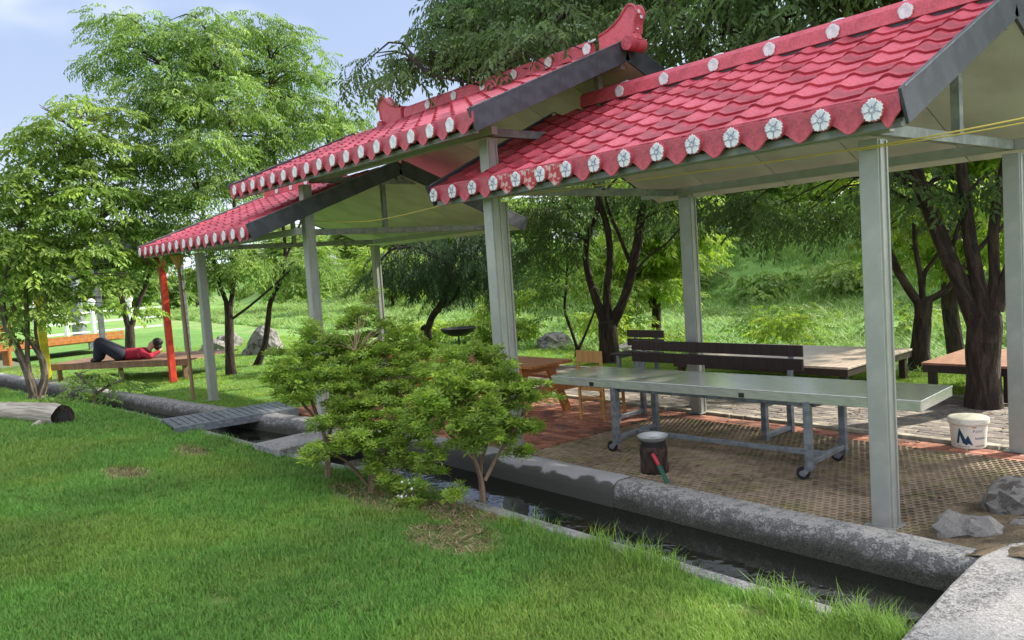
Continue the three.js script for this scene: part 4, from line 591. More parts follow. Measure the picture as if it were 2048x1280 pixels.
const PLANTS = {zelkova:{s:[[[[-10.75,-0.1,-11.44],[-10.75,0.2,-11.44],[-10.75,0.54,-11.44],[-10.75,0.84,-11.44]],[0.262,0.201,0.191,0.171]],[[[-10.77,0.74,-11.42],[-10.88,1.19,-11.32],[-10.98,1.79,-11.22],[-10.99,2.23,-11.21],[-10.9,2.66,-11.3],[-10.78,3.08,-11.41],[-10.8,3.66,-11.4],[-10.18,4.62,-10.32],[-9.48,5.26,-8.9],[-9.12,5.63,-7.8]],[0.121,0.081,0.065,0.06,0.06,0.055,0.05,0.037,0.025,0.015]],[[[-10.74,0.79,-11.45],[-10.73,1.42,-11.46],[-10.66,2.0,-11.53],[-10.66,2.58,-11.52],[-10.75,3.08,-11.44],[-10.8,3.56,-11.39],[-10.49,4.44,-11.0],[-9.81,5.71,-10.67],[-8.89,6.86,-10.16]],[0.101,0.075,0.07,0.065,0.06,0.055,0.049,0.037,0.022]],[[[-10.7,0.73,-11.49],[-10.51,1.16,-11.66],[-10.35,1.78,-11.81],[-10.22,2.45,-11.91],[-10.13,3.11,-11.99],[-10.04,3.67,-12.07],[-9.71,4.64,-11.95],[-9.26,5.88,-11.8],[-8.46,6.9,-11.15]],[0.131,0.091,0.091,0.091,0.086,0.081,0.064,0.048,0.027]],[[[-10.38,1.93,-11.78],[-10.52,2.52,-11.65],[-10.63,2.97,-11.55],[-10.66,3.31,-11.53],[-10.45,3.62,-11.72]],[0.04,0.035,0.03,0.025,0.02]],[[[-10.31,1.73,-11.84],[-10.08,2.05,-12.04],[-9.85,2.22,-12.22],[-9.54,2.62,-12.47]],[0.025,0.023,0.02,0.018]],[[[-10.17,2.73,-11.96],[-9.97,2.85,-12.12],[-9.6,3.01,-12.42]],[0.03,0.025,0.02]],[[[-10.85,2.8,-11.35],[-11.05,2.77,-11.16],[-11.13,3.21,-11.07]],[0.025,0.02,0.015]],[[[-10.08,4.84,-10.0],[-8.87,4.59,-8.08],[-8.41,4.45,-6.78],[-8.97,4.66,-6.37]],[0.023,0.019,0.014,0.011]],[[[-10.35,4.41,-10.86],[-8.9,5.11,-8.77],[-7.94,5.41,-7.61]],[0.034,0.024,0.018]],[[[-9.83,5.27,-10.66],[-8.33,5.18,-8.64],[-7.76,5.39,-7.8]],[0.033,0.019,0.014]]],p:[[-10.78,5.09,-6.33,0.24,0.24],[-10.58,5.28,-6.66,0.37,0.19],[-9.83,5.23,-6.88,0.43,0.25],[-9.45,4.85,-6.55,0.3,0.1],[-9.1,5.17,-7.03,0.52,0.33],[-9.57,5.82,-7.24,0.47,0.28],[-8.55,4.84,-6.92,0.43,0.19],[-8.32,5.06,-7.19,0.5,0.36],[-7.33,4.58,-6.8,0.39,0.32],[-7.55,5.01,-7.3,0.41,0.27],[-6.53,4.41,-6.76,0.27,0.27],[-6.66,4.32,-6.49,0.3,0.13],[-7.48,5.16,-8.07,0.29,0.36],[-8.44,5.72,-7.81,0.52,0.3],[-8.25,5.88,-8.72,0.47,0.39],[-9.28,6.15,-7.61,0.62,0.39],[-8.26,5.56,-10.04,0.42,0.42],[-8.03,5.22,-10.22,0.42,0.34],[-8.47,6.2,-9.86,0.68,0.42],[-9.71,5.47,-7.05,0.39,0.23],[-11.12,3.03,-10.07,0.39,0.39],[-10.8,3.18,-10.41,0.58,0.39],[-11.02,3.35,-11.6,0.62,0.31],[-10.29,3.42,-12.25,0.62,0.31],[-11.32,2.47,-10.59,0.5,0.4],[-11.08,3.11,-12.23,0.54,0.32],[-9.47,3.13,-12.27,0.4,0.3],[-10.64,2.95,-13.26,0.44,0.33],[-9,7,-11,2,1.2],[-7.5,7.5,-10.5,2,1.2],[-10.5,6.8,-10,1.8,1.1],[-6.5,6.6,-11.5,1.8,1.2],[-8,8.6,-11.5,2.2,1.2],[-11.8,6.9,-10.6,1.7,1.1],[-6.6,4.8,-12.4,1.3,0.6],[-8,5,-12.6,1.4,0.6]]},maple:{s:[[[[-3.6,-0.05,-10.18],[-3.6,0.2,-10.18],[-3.6,0.56,-10.18],[-3.58,0.91,-10.19],[-3.57,1.09,-10.19]],[0.222,0.187,0.18,0.194,0.173]],[[[-3.64,0.97,-10.17],[-3.78,1.42,-10.12],[-3.91,1.81,-10.07],[-4.03,2.23,-10.02],[-4.16,2.69,-9.97],[-4.21,3.47,-9.62],[-4.26,4.38,-9.05],[-4.42,5.13,-8.75]],[0.118,0.097,0.093,0.09,0.083,0.061,0.038,0.022]],[[[-3.56,1.03,-10.2],[-3.63,1.5,-10.17],[-3.69,1.97,-10.15],[-3.72,2.38,-10.14],[-3.75,2.79,-10.13],[-3.7,3.85,-9.93],[-3.6,4.91,-9.54]],[0.118,0.087,0.076,0.069,0.062,0.048,0.029]],[[[-3.51,1.03,-10.21],[-3.47,1.49,-10.23],[-3.47,2.01,-10.23],[-3.43,2.35,-10.24],[-3.35,2.79,-10.27],[-3.13,3.74,-10.13],[-2.85,4.63,-9.58]],[0.097,0.062,0.059,0.055,0.048,0.034,0.022]],[[[-3.47,1.14,-10.23],[-3.35,1.54,-10.27],[-3.25,1.88,-10.3],[-3.08,2.37,-10.35]],[0.09,0.069,0.062,0.052]],[[[-3.9,1.75,-10.07],[-3.78,2.21,-10.12],[-3.71,2.47,-10.14]],[0.028,0.021,0.017]],[[[-3.45,2.01,-10.24],[-3.34,2.17,-10.27],[-3.26,2.39,-10.3]],[0.024,0.017,0.014]],[[[-3.7,1.74,-10.15],[-3.53,1.96,-10.21],[-3.43,2.12,-10.24]],[0.031,0.024,0.021]],[[[-4.26,4.38,-9.05],[-4.62,4.63,-8.64],[-5.16,4.49,-8.09],[-5.73,4.56,-7.95]],[0.026,0.019,0.012,0.009]]],p:[[-6.1,4.8,-8.17,0.33,0.3],[-5.55,4.53,-8.08,0.38,0.25],[-5.65,4.92,-8.25,0.39,0.26],[-5.07,4.58,-8.15,0.37,0.25],[-4.61,4.56,-8.19,0.37,0.24],[-4.56,4.31,-7.99,0.3,0.12],[-4.25,4.6,-8.38,0.37,0.24],[-3.9,4.67,-8.55,0.43,0.24],[-3.55,4.78,-8.92,0.5,0.25],[-3.27,4.84,-9.45,0.52,0.26],[-6.46,5.22,-8.28,0.41,0.34],[-5.11,5.06,-8.36,0.57,0.32],[-4.46,5.14,-8.72,0.57,0.32],[-3.36,2.75,-10.47,0.43,0.21],[-3.81,2.69,-10.85,0.37,0.19],[-4.22,2.71,-10.7,0.37,0.19],[-4.44,2.7,-10.07,0.36,0.21],[-6.1,2.72,-10.91,0.49,0.24],[-6.58,2.66,-10.63,0.49,0.24],[-6.94,2.63,-10.4,0.37,0.24],[-7.23,2.8,-10.2,0.29,0.32],[-5.68,2.68,-11.13,0.37,0.28],[-6.48,2.42,-11.27,0.3,0.17],[-6.1,2.5,-11.48,0.34,0.2],[-3.32,4.89,-8.36,0.7,0.35],[-3.96,5.25,-8.08,0.76,0.41],[-5.07,5.48,-8.03,0.74,0.37],[-2.6,4.78,-8.62,0.7,0.41],[-4.5,7.2,-10.8,2,1.2],[-3,7.4,-11,2,1.2],[-1.5,7,-11.3,2,1.2],[-2.5,8.6,-11,2.4,1.3],[-4,6,-11.8,1.6,1],[0.3,6.6,-11.2,2,1.2],[-5.6,6.8,-11,1.6,1],[-2,4.7,-12.4,1.5,0.7],[-0.4,4.7,-12.6,1.5,0.7],[-3.6,4.6,-12.3,1.4,0.6],[-5,4.8,-12.4,1.3,0.6],[1.2,4.8,-12.6,1.4,0.7],[-1.2,5.6,-13,1.5,0.7]]},forked:{s:[[[[-5.47,-0.06,-12.89],[-5.46,0.27,-12.89],[-5.41,0.75,-12.91],[-5.4,1.06,-12.92]],[0.188,0.144,0.126,0.135]],[[[-5.44,0.98,-12.9],[-5.59,1.27,-12.83],[-5.75,1.63,-12.77],[-5.85,2.03,-12.72],[-5.89,2.43,-12.7],[-5.78,2.73,-12.75]],[0.072,0.067,0.063,0.049,0.04,0.027]],[[[-5.4,1.02,-12.92],[-5.42,1.45,-12.91],[-5.47,1.84,-12.89],[-5.48,2.23,-12.88],[-5.45,2.73,-12.9]],[0.054,0.04,0.036,0.031,0.027]],[[[-5.36,1.04,-12.93],[-5.18,1.14,-13.01],[-5.02,1.31,-13.07],[-4.86,1.57,-13.13]],[0.058,0.049,0.04,0.036]],[[[-5.4,1.22,-12.92],[-5.36,1.49,-12.93],[-5.24,1.67,-12.98],[-5.13,1.9,-13.03]],[0.04,0.036,0.031,0.022]]],p:[[-5.72,2.72,-12.78,0.36,0.32],[-5.39,2.77,-12.92,0.45,0.27],[-5.73,2.26,-12.77,0.27,0.27],[-5.61,1.86,-12.83,0.23,0.16],[-5.38,2.61,-14.0,0.49,0.34],[-5.15,2.42,-14.62,0.45,0.4],[-5.57,2.13,-14.46,0.4,0.22],[-4.82,2.23,-14.73,0.4,0.4],[-5.72,2.32,-13.87,0.39,0.29],[-4.66,2.69,-13.73,0.38,0.28]]},slender:{s:[[[[-11.97,-0.04,-11.79],[-11.96,0.21,-11.8]],[0.097,0.065]],[[[-11.97,0.16,-11.79],[-12.05,0.59,-11.71],[-12.12,1.02,-11.63],[-12.06,1.64,-11.69],[-12.03,2.37,-11.73],[-12.03,3.0,-11.72]],[0.038,0.032,0.032,0.027,0.022,0.016]],[[[-11.95,0.18,-11.81],[-11.85,0.46,-11.91],[-11.71,0.87,-12.04],[-11.59,1.28,-12.16]],[0.032,0.027,0.022,0.016]]],p:[[-12.3,1.82,-11.44,0.38,0.44],[-12.06,2.27,-11.69,0.44,0.38],[-12.46,1.37,-11.27,0.31,0.28],[-12.03,1.43,-11.73,0.31,0.28],[-12.34,2.51,-11.4,0.38,0.33],[-11.9,2.77,-11.86,0.38,0.33],[-12.23,1.03,-11.52,0.26,0.17],[-11.65,1.6,-12.1,0.24,0.24]]},pine:{s:[[[[-15.48,-0.08,-10.49],[-15.5,0.18,-10.47],[-15.52,0.6,-10.43],[-15.45,0.94,-10.53],[-15.3,1.27,-10.75],[-15.21,1.67,-10.88],[-15.13,2.13,-11.0],[-15.04,2.58,-11.12],[-14.83,3.37,-11.39]],[0.132,0.102,0.084,0.078,0.078,0.072,0.066,0.054,0.036]],[[[-15.34,1.16,-10.7],[-15.16,1.31,-10.95],[-15.06,1.59,-11.09],[-14.96,1.99,-11.22],[-14.72,2.55,-11.53]],[0.06,0.048,0.042,0.036,0.024]],[[[-15.53,0.66,-10.41],[-15.56,0.72,-10.37],[-15.61,0.67,-10.3]],[0.048,0.072,0.03]],[[[-15.13,2.07,-10.99],[-15.48,2.51,-10.5],[-15.79,2.67,-10.02]],[0.036,0.03,0.018]],[[[-15.04,2.52,-11.11],[-14.57,2.65,-11.72],[-14.27,2.73,-12.08]],[0.036,0.024,0.018]]],p:[[-15.8,2.32,-10.0,0.61,0.39],[-16.05,2.07,-9.6,0.41,0.32],[-15.42,2.22,-10.57,0.61,0.49],[-15.01,2.35,-11.15,0.61,0.55],[-14.59,2.3,-11.7,0.55,0.55],[-14.29,2.38,-12.07,0.42,0.49],[-14.31,1.8,-12.04,0.32,0.36],[-15.18,1.72,-10.92,0.44,0.32],[-14.83,1.74,-11.39,0.44,0.34],[-15.64,1.78,-10.26,0.44,0.24],[-15.4,2.74,-10.61,0.73,0.3],[-14.71,2.89,-11.55,0.73,0.3]]},left:{s:[[[[-17.89,-0.02,-2.76],[-17.88,0.14,-2.79]],[0.197,0.151]],[[[-17.89,0.09,-2.76],[-17.9,0.65,-2.66],[-17.92,1.15,-2.53],[-17.94,1.55,-2.42],[-17.94,2.03,-2.4],[-17.91,2.78,-2.6],[-17.88,3.44,-2.82],[-17.84,4.11,-3.05]],[0.099,0.075,0.07,0.064,0.052,0.041,0.029,0.023]],[[[-17.88,0.08,-2.82],[-17.86,0.41,-2.94],[-17.86,0.81,-2.94],[-17.89,1.22,-2.78],[-17.91,1.52,-2.64],[-17.92,2.02,-2.53]],[0.099,0.075,0.064,0.052,0.041,0.035]],[[[-17.9,0.35,-2.7],[-17.9,0.84,-2.7],[-17.89,1.61,-2.77],[-17.88,2.38,-2.81],[-17.84,3.43,-3.07],[-17.75,4.3,-3.56],[-17.67,5.27,-3.91]],[0.058,0.046,0.041,0.035,0.029,0.023,0.017]],[[[-17.87,0.81,-2.91],[-17.87,1.6,-2.9],[-17.83,1.97,-3.1],[-17.79,2.54,-3.32]],[0.035,0.029,0.023,0.017]],[[[-17.88,2.38,-2.81],[-17.77,2.93,-3.44],[-17.61,3.49,-4.18]],[0.029,0.023,0.017]]],p:[[-17.86,4.01,-2.96,0.71,0.59],[-17.74,4.39,-3.57,0.71,0.53],[-17.66,3.9,-3.95,0.71,0.47],[-17.58,3.49,-4.31,0.65,0.33],[-17.51,4.28,-4.6,0.35,0.26],[-17.86,3.24,-2.97,0.71,0.53],[-17.73,3.12,-3.62,0.71,0.47],[-17.63,2.79,-4.11,0.65,0.33],[-17.53,2.41,-4.52,0.4,0.26],[-17.91,2.39,-2.64,0.59,0.47],[-17.81,2.35,-3.22,0.59,0.47],[-17.7,2.01,-3.78,0.53,0.31],[-17.58,1.87,-4.29,0.35,0.21],[-17.93,1.73,-2.5,0.47,0.35],[-17.86,1.79,-2.91,0.47,0.31],[-17.89,4.59,-2.77,0.47,0.41],[-17.72,5.51,-3.67,0.71,0.38],[-17.83,5.11,-3.14,0.65,0.35],[-17.61,5.72,-4.2,0.59,0.35],[-17.53,5.18,-4.5,0.53,0.31],[-17.46,4.88,-4.78,0.35,0.21],[-17.64,5.03,-4.06,0.59,0.29],[-17.72,4.88,-3.7,0.59,0.29],[-17.89,3.44,-2.74,0.59,0.59],[-17.77,3.71,-3.43,0.59,0.35],[-17.91,2.88,-2.61,0.47,0.47],[-17.92,3.73,-2.57,0.47,0.71],[-18.32,5.66,-5.03,0.49,0.3],[-18.12,3.73,-5.0,0.55,0.37],[-18.27,4.48,-4.42,0.61,0.37],[-18.34,2.9,-4.97,0.56,0.32],[-18.04,3.11,-4.52,0.48,0.29]]},grove1:{s:[[[[-17.91,-0.04,-6.64],[-17.91,0.1,-6.63],[-17.9,0.66,-6.65],[-17.89,1.34,-6.7],[-17.88,1.62,-6.71]],[0.159,0.116,0.098,0.092,0.098]],[[[-17.89,1.55,-6.69],[-17.93,1.97,-6.59],[-17.95,2.37,-6.53],[-17.98,2.93,-6.45],[-18.02,3.93,-6.34],[-18.05,5.25,-6.26],[-18.13,6.76,-6.0]],[0.055,0.049,0.043,0.037,0.031,0.024,0.018]],[[[-17.87,1.56,-6.75],[-17.82,2.12,-6.86],[-17.8,2.68,-6.94],[-17.78,3.46,-6.97],[-17.74,4.69,-7.09],[-17.76,6.34,-7.03],[-17.8,7.43,-6.92]],[0.055,0.049,0.043,0.037,0.031,0.024,0.012]],[[[-17.87,1.23,-6.73],[-17.72,1.51,-7.13],[-17.51,1.91,-7.62],[-17.34,2.26,-8.0]],[0.031,0.028,0.024,0.018]]],p:[[-19.09,7.86,-5.96,0.78,0.47],[-18.9,7.55,-6.53,0.78,0.52],[-18.63,7.97,-7.27,0.78,0.47],[-18.3,6.98,-6.72,0.89,0.57],[-18.55,6.64,-6.01,0.76,0.51],[-19.22,7.29,-5.52,0.65,0.39],[-20.28,8.44,-5.47,0.48,0.35],[-19.37,7.31,-4.99,0.47,0.29],[-18.21,6.03,-5.44,0.74,0.49],[-17.93,5.94,-6.28,0.86,0.56],[-17.64,6.1,-7.07,0.74,0.56],[-18.2,5.24,-5.46,0.74,0.49],[-17.45,4.94,-6.14,0.84,0.54],[-18.16,4.49,-5.59,0.62,0.49],[-17.44,4.19,-6.17,0.72,0.48],[-18.15,3.73,-5.62,0.68,0.42],[-17.46,3.45,-6.11,0.6,0.36],[-18.11,3.07,-5.75,0.62,0.32],[-18.72,3.46,-5.44,0.57,0.35],[-17.88,2.58,-6.72,0.62,0.32],[-17.69,2.43,-7.21,0.56,0.35],[-17.99,2.32,-6.4,0.5,0.27],[-17.79,2.9,-6.95,0.56,0.27]]},grove2:{s:[[[[-19.1,-0.05,-7.7],[-19.07,0.1,-7.78],[-19.01,0.48,-7.94],[-18.96,1.09,-8.06],[-18.92,1.51,-8.14],[-18.84,1.9,-8.34],[-18.75,2.53,-8.54],[-18.74,4.01,-8.54],[-18.78,5.84,-8.47],[-18.72,7.4,-8.59]],[0.132,0.092,0.073,0.066,0.059,0.053,0.046,0.04,0.026,0.013]],[[[-18.75,2.53,-8.54],[-18.44,3.98,-9.19],[-18.17,5.19,-9.71]],[0.033,0.026,0.02]]],p:[[-19.21,8.11,-8.48,0.68,0.49],[-18.97,7.87,-9.0,0.61,0.55],[-18.78,7.38,-9.4,0.49,0.46],[-19.24,7.26,-8.41,0.82,0.55],[-18.96,6.89,-9.04,0.68,0.49],[-18.73,6.06,-8.34,0.8,0.53],[-18.76,6.39,-9.43,0.68,0.41],[-18.92,6.35,-10.21,0.56,0.36],[-18.65,6.2,-10.7,0.5,0.31],[-18.39,5.56,-9.05,0.67,0.4],[-18.34,5.15,-7.97,0.71,0.52],[-19.05,5.59,-7.56,0.67,0.53],[-18.62,4.58,-7.3,0.65,0.47],[-18.37,4.32,-7.91,0.52,0.34],[-18.17,4.78,-8.36,0.52,0.26],[-18.53,5.75,-9.88,0.61,0.3],[-18.7,2.4,-8.64,0.54,0.35],[-18.91,2.07,-8.18,0.48,0.29],[-18.86,2.25,-9.24,0.55,0.3]]},deck_tree:{s:[[[[-26.17,0.23,-6.65],[-26.15,0.99,-6.72]],[0.173,0.121]],[[[-26.16,0.92,-6.68],[-26.18,1.62,-6.6],[-26.19,2.38,-6.57],[-26.16,3.28,-6.67]],[0.087,0.078,0.069,0.052]],[[[-26.14,0.91,-6.76],[-26.08,1.58,-6.99],[-25.99,2.32,-7.32],[-25.91,3.23,-7.6]],[0.087,0.078,0.069,0.052]]],p:[[-26.13,3.27,-6.8,0.79,0.53],[-25.95,3.24,-7.47,0.7,0.53],[-26.01,3.71,-7.24,0.79,0.46],[-25.88,2.61,-7.69,0.46,0.32],[-26.22,2.84,-6.43,0.53,0.35],[-26.07,2.58,-7.01,0.53,0.28]]},azalea_a:{s:[[[[-5.48,-0.03,-4.12],[-5.48,0.2,-4.12],[-5.52,0.44,-4.08],[-5.55,0.65,-4.04],[-5.59,0.92,-3.98]],[0.035,0.024,0.02,0.015,0.011]],[[[-5.48,0.02,-4.12],[-5.48,0.33,-4.13],[-5.43,0.54,-4.19],[-5.38,0.76,-4.25]],[0.022,0.018,0.015,0.011]],[[[-5.46,0.19,-4.15],[-5.4,0.36,-4.23],[-5.31,0.57,-4.34],[-5.23,0.74,-4.44]],[0.018,0.015,0.011,0.009]],[[[-5.51,0.38,-4.09],[-5.62,0.61,-3.93],[-5.69,0.8,-3.83]],[0.013,0.011,0.009]]],p:[[-5.44,1.11,-3.92,0.26,0.15],[-5.53,1.09,-4.29,0.23,0.16],[-5.32,0.96,-4.39,0.2,0.18],[-5.44,0.97,-3.73,0.21,0.15],[-5.2,0.92,-3.9,0.25,0.17],[-5.29,0.72,-4.28,0.2,0.17],[-5.26,0.69,-3.98,0.21,0.12],[-5.32,0.47,-4.4,0.13,0.11],[-5.32,0.81,-3.73,0.19,0.12],[-5.6,0.84,-3.67,0.17,0.13],[-5.65,1.26,-4.14,0.23,0.1],[-5.56,1.25,-4.41,0.17,0.1],[-5.13,0.92,-4.46,0.18,0.07],[-5.4,0.55,-3.97,0.17,0.09],[-5.34,0.62,-4.52,0.12,0.13],[-5.05,1.02,-4.56,0.09,0.04],[-5.7,1.21,-3.88,0.12,0.09],[-5.65,1.36,-4.29,0.09,0.06]]},azalea_b:{s:[[[[-6.57,-0.01,-3.62],[-6.55,0.22,-3.65],[-6.59,0.47,-3.58],[-6.65,0.62,-3.47]],[0.036,0.026,0.022,0.014]],[[[-6.55,0.13,-3.65],[-6.48,0.4,-3.78],[-6.43,0.58,-3.87]],[0.022,0.017,0.012]],[[[-6.57,0.08,-3.62],[-6.66,0.34,-3.45],[-6.74,0.44,-3.29]],[0.019,0.012,0.01]]],p:[[-6.56,0.55,-3.42,0.22,0.12],[-6.54,0.55,-3.67,0.24,0.15],[-6.31,0.64,-3.86,0.22,0.14],[-6.67,0.46,-3.21,0.21,0.07],[-6.26,0.43,-3.75,0.16,0.1],[-6.67,0.69,-3.64,0.22,0.12],[-6.31,0.33,-3.67,0.14,0.1],[-6.8,0.67,-3.4,0.18,0.09],[-6.1,0.49,-4.01,0.14,0.09],[-6.22,0.16,-3.62,0.09,0.07],[-5.95,0.34,-3.87,0.16,0.1]]},azalea_c:{s:[[[[-7.28,0.04,-3.56],[-7.27,0.43,-3.57],[-7.3,0.74,-3.5],[-7.33,1.05,-3.44]],[0.034,0.023,0.018,0.013]],[[[-7.27,0.33,-3.57],[-7.22,0.72,-3.68],[-7.14,1.01,-3.83],[-7.1,1.3,-3.89]],[0.021,0.018,0.013,0.01]],[[[-7.29,0.59,-3.54],[-7.36,0.86,-3.38],[-7.38,1.01,-3.33]],[0.016,0.013,0.01]]],p:[[-7.39,1.24,-3.32,0.21,0.18],[-7.44,1.32,-3.68,0.24,0.18],[-7.27,1.0,-3.35,0.23,0.16],[-7.14,1.04,-3.61,0.26,0.18],[-7.18,1.06,-3.97,0.24,0.21],[-7.41,1.34,-3.95,0.25,0.16],[-7.3,1.29,-4.15,0.22,0.15],[-6.85,1.13,-4.13,0.21,0.19],[-7.38,1.54,-4.01,0.16,0.09],[-7.4,1.68,-4.18,0.14,0.08],[-6.72,0.87,-3.96,0.25,0.15],[-6.88,0.85,-3.67,0.25,0.13],[-6.89,1.19,-4.45,0.21,0.16],[-6.62,0.97,-4.31,0.21,0.15],[-7.43,1.83,-4.33,0.08,0.08],[-7.5,1.51,-3.56,0.14,0.09],[-7.46,1.16,-3.17,0.11,0.09],[-7.04,1.45,-4.39,0.13,0.1],[-7.23,1.51,-4.27,0.12,0.09]]},sprig_flower:{s:[[[[-5.87,0.02,-3.63],[-5.85,0.15,-3.66]],[0.013,0.009]],[[[-5.87,0.05,-3.63],[-5.88,0.14,-3.6]],[0.011,0.007]]],p:[[-5.86,0.16,-3.64,0.12,0.07],[-5.88,0.07,-3.61,0.1,0.06]]},sprig_a:{s:[[[[-5.43,-0.05,-3.75],[-5.4,0.16,-3.8]],[0.013,0.008]]],p:[[-5.39,0.22,-3.8,0.08,0.09]]},sprig_b:{s:[[[[-4.89,-0.16,-3.82],[-4.87,-0.0,-3.84]],[0.012,0.008]],[[[-4.88,-0.14,-3.82],[-4.93,-0.05,-3.76]],[0.01,0.006]]],p:[[-4.87,0.02,-3.84,0.1,0.07],[-4.94,-0.09,-3.74,0.09,0.06],[-4.81,-0.07,-3.91,0.06,0.04]]},canal_shrub:{s:[[[[-16.63,-0.18,-3.52],[-16.62,0.21,-3.55],[-16.66,0.43,-3.37],[-16.68,0.59,-3.26]],[0.054,0.038,0.027,0.016]],[[[-16.63,0.12,-3.54],[-16.57,0.28,-3.81],[-16.52,0.34,-4.02]],[0.033,0.022,0.016]]],p:[[-16.66,0.38,-3.4,0.4,0.2],[-16.59,0.29,-3.72,0.4,0.18],[-16.63,0.12,-3.54,0.44,0.18],[-16.55,-0.03,-3.91,0.29,0.11],[-16.69,0.26,-3.23,0.29,0.13],[-16.64,0.56,-3.5,0.26,0.11]]}};
// ---------------------------------------------------------------- vegetation
function leafQuad(P, U, o, dir, nrm, L, W, fold = 0.18) {
  const s = dir.clone().cross(nrm).normalize(), up = s.clone().cross(dir).normalize();
  const a = o, b = o.clone().addScaledVector(dir, L * 0.45).addScaledVector(s, W / 2).addScaledVector(up, fold * W), c = o.clone().addScaledVector(dir, L).addScaledVector(up, -0.18 * L), d = o.clone().addScaledVector(dir, L * 0.45).addScaledVector(s, -W / 2).addScaledVector(up, fold * W);
  for (const p of [a, c, b, a, d, c]) { P.push(p.x, p.y, p.z); U.push(0.5, 0.5); }
}
function sprayGeo(n, len, L, W, droop = 0.3, spread = 0.9) {   // a twig with leaves to both sides, along +x
  const P = [], U = [];
  for (let i = 0; i < n; i++) {
    const t = (i + 0.5) / n, s = i % 2 ? 1 : -1, o = V(len * t, -droop * len * t * t + rr(-0.02, 0.02), rr(-0.03, 0.03) + s * 0.01);
    const d = V(0.55 + rr(-0.2, 0.2), -0.25 - droop * rr(0.2, 1.2), s * spread * rr(0.5, 1.1)).normalize();
    leafQuad(P, U, o, d, V(rr(-0.5, 0.5), 1, rr(-0.5, 0.5)).normalize(), L * rr(0.75, 1.2), W * rr(0.8, 1.2));
  }
  return rawGeo(P, U);
}
function rosetteGeo(n, L, W) { const P = [], U = []; for (let i = 0; i < n; i++) { const a = i * 2.4, e = rr(0.1, 0.95), d = V(Math.cos(a) * Math.cos(e), Math.sin(e), Math.sin(a) * Math.cos(e)); leafQuad(P, U, V(0, -0.01 * (i % 3), 0).addScaledVector(d, 0.008), d, V(0, 1, 0.01), L * rr(0.7, 1.15), W * rr(0.8, 1.15), 0.1); } return rawGeo(P, U); }
const SPRAY = { z: [0, 1].map(() => sprayGeo(16, 0.42, 0.10, 0.040, 0.35)), m: [0, 1].map(() => sprayGeo(16, 0.40, 0.11, 0.050, 0.2)), p: [0].map(() => sprayGeo(20, 0.42, 0.13, 0.018, 0.55, 0.5)), a: [0, 1].map(() => rosetteGeo(9, 0.042, 0.017)), b: [0].map(() => sprayGeo(14, 0.6, 0.22, 0.11, 0.15)) };
const Yax = V(0, 1, 0);
const underRoof = (x, y, z) => z < -3.9 && z > -9.05 && ((x > -7.6 && x < -1.8 && y < 3.8 - Math.abs(z + 6.9) * 0.48 + 0.38 && y > 2.5) || (x > -12.2 && x < -5.6 && y < 4.36 - Math.abs(z + 6.88) * 0.41 + 0.38 && y > 3.0) || (x > -15.7 && x < -10 && y < 3.68 - Math.abs(z + 6.68) * 0.38 + 0.38 && y > 2.4));
function crown(parent, pads, geos, m, per, o = {}) {
  const lists = geos.map(() => []), base = parent.position;
  for (const [x, y, z, rx0, ry0] of pads) { const rx = rx0 * (o.pad ?? 0.9), ry = ry0 * (o.pad ?? 0.9);
    const rz = (o.rz ?? 0.9) * (rx + ry) / 2 + 0.0, n = Math.max(6, Math.round(per * Math.pow(rx * ry * rz, o.pow ?? 0.72)));
    const cr = o.clump ?? 0.40, per1 = o.clumpN ?? 17, tips = []; let d = null, tone = 1;
    for (let i = 0; i < n; i++) {
      if (i % per1 === 0) {          // a bough end: leaves gather in a flat layer round it
        const a = rng() * 2 * Math.PI, c = rr(-0.8, 1), r = 0.35 + 0.75 * Math.pow(rng(), 0.6), s = Math.sqrt(Math.max(0, 1 - c * c));
        d = V(Math.cos(a) * s, c, Math.sin(a) * s); tips[0] = V(x + d.x * rx * r, y + d.y * ry * r, z + d.z * rz * r); tone = rr(0.8, 1.2);
      }
      const a2 = rng() * 2 * Math.PI, r2 = cr * Math.sqrt(rng()) * 1.15, w3 = V(tips[0].x + Math.cos(a2) * r2, tips[0].y + rr(-1, 1) * cr * 0.26 - 0.22 * r2 * r2 / cr, tips[0].z + Math.sin(a2) * r2);
      if (underRoof(w3.x, w3.y, w3.z)) continue;
      const p = w3.sub(base);
      const yaw = Math.atan2(-d.z * 0.4 - Math.sin(a2) + rr(-0.7, 0.7), d.x * 0.4 + Math.cos(a2) + rr(-0.7, 0.7)), q = new THREE.Quaternion().setFromEuler(new THREE.Euler(rr(-0.5, 0.5), yaw, rr(-0.7, 0.35) - (o.droop ?? 0.1), 'YXZ'));
      const k = rr(0.7, 1.25) * (o.scale ?? 1), t = (0.72 + 0.5 * rng()) * tone, w = rng() < (o.fresh ?? 0.25) ? 1.25 : 1;
      lists[Math.floor(rng() * geos.length)].push({ p, q, s: V(k, k, k), c: lin(t * w, t * (w > 1 ? 1.15 : 1), t * (w > 1 ? 0.8 : 1)) });
    }
  }
  lists.forEach((l, i) => { if (l.length) copies(i ? 'crown_inner' : 'crown', geos[i], m, l, parent); });
}
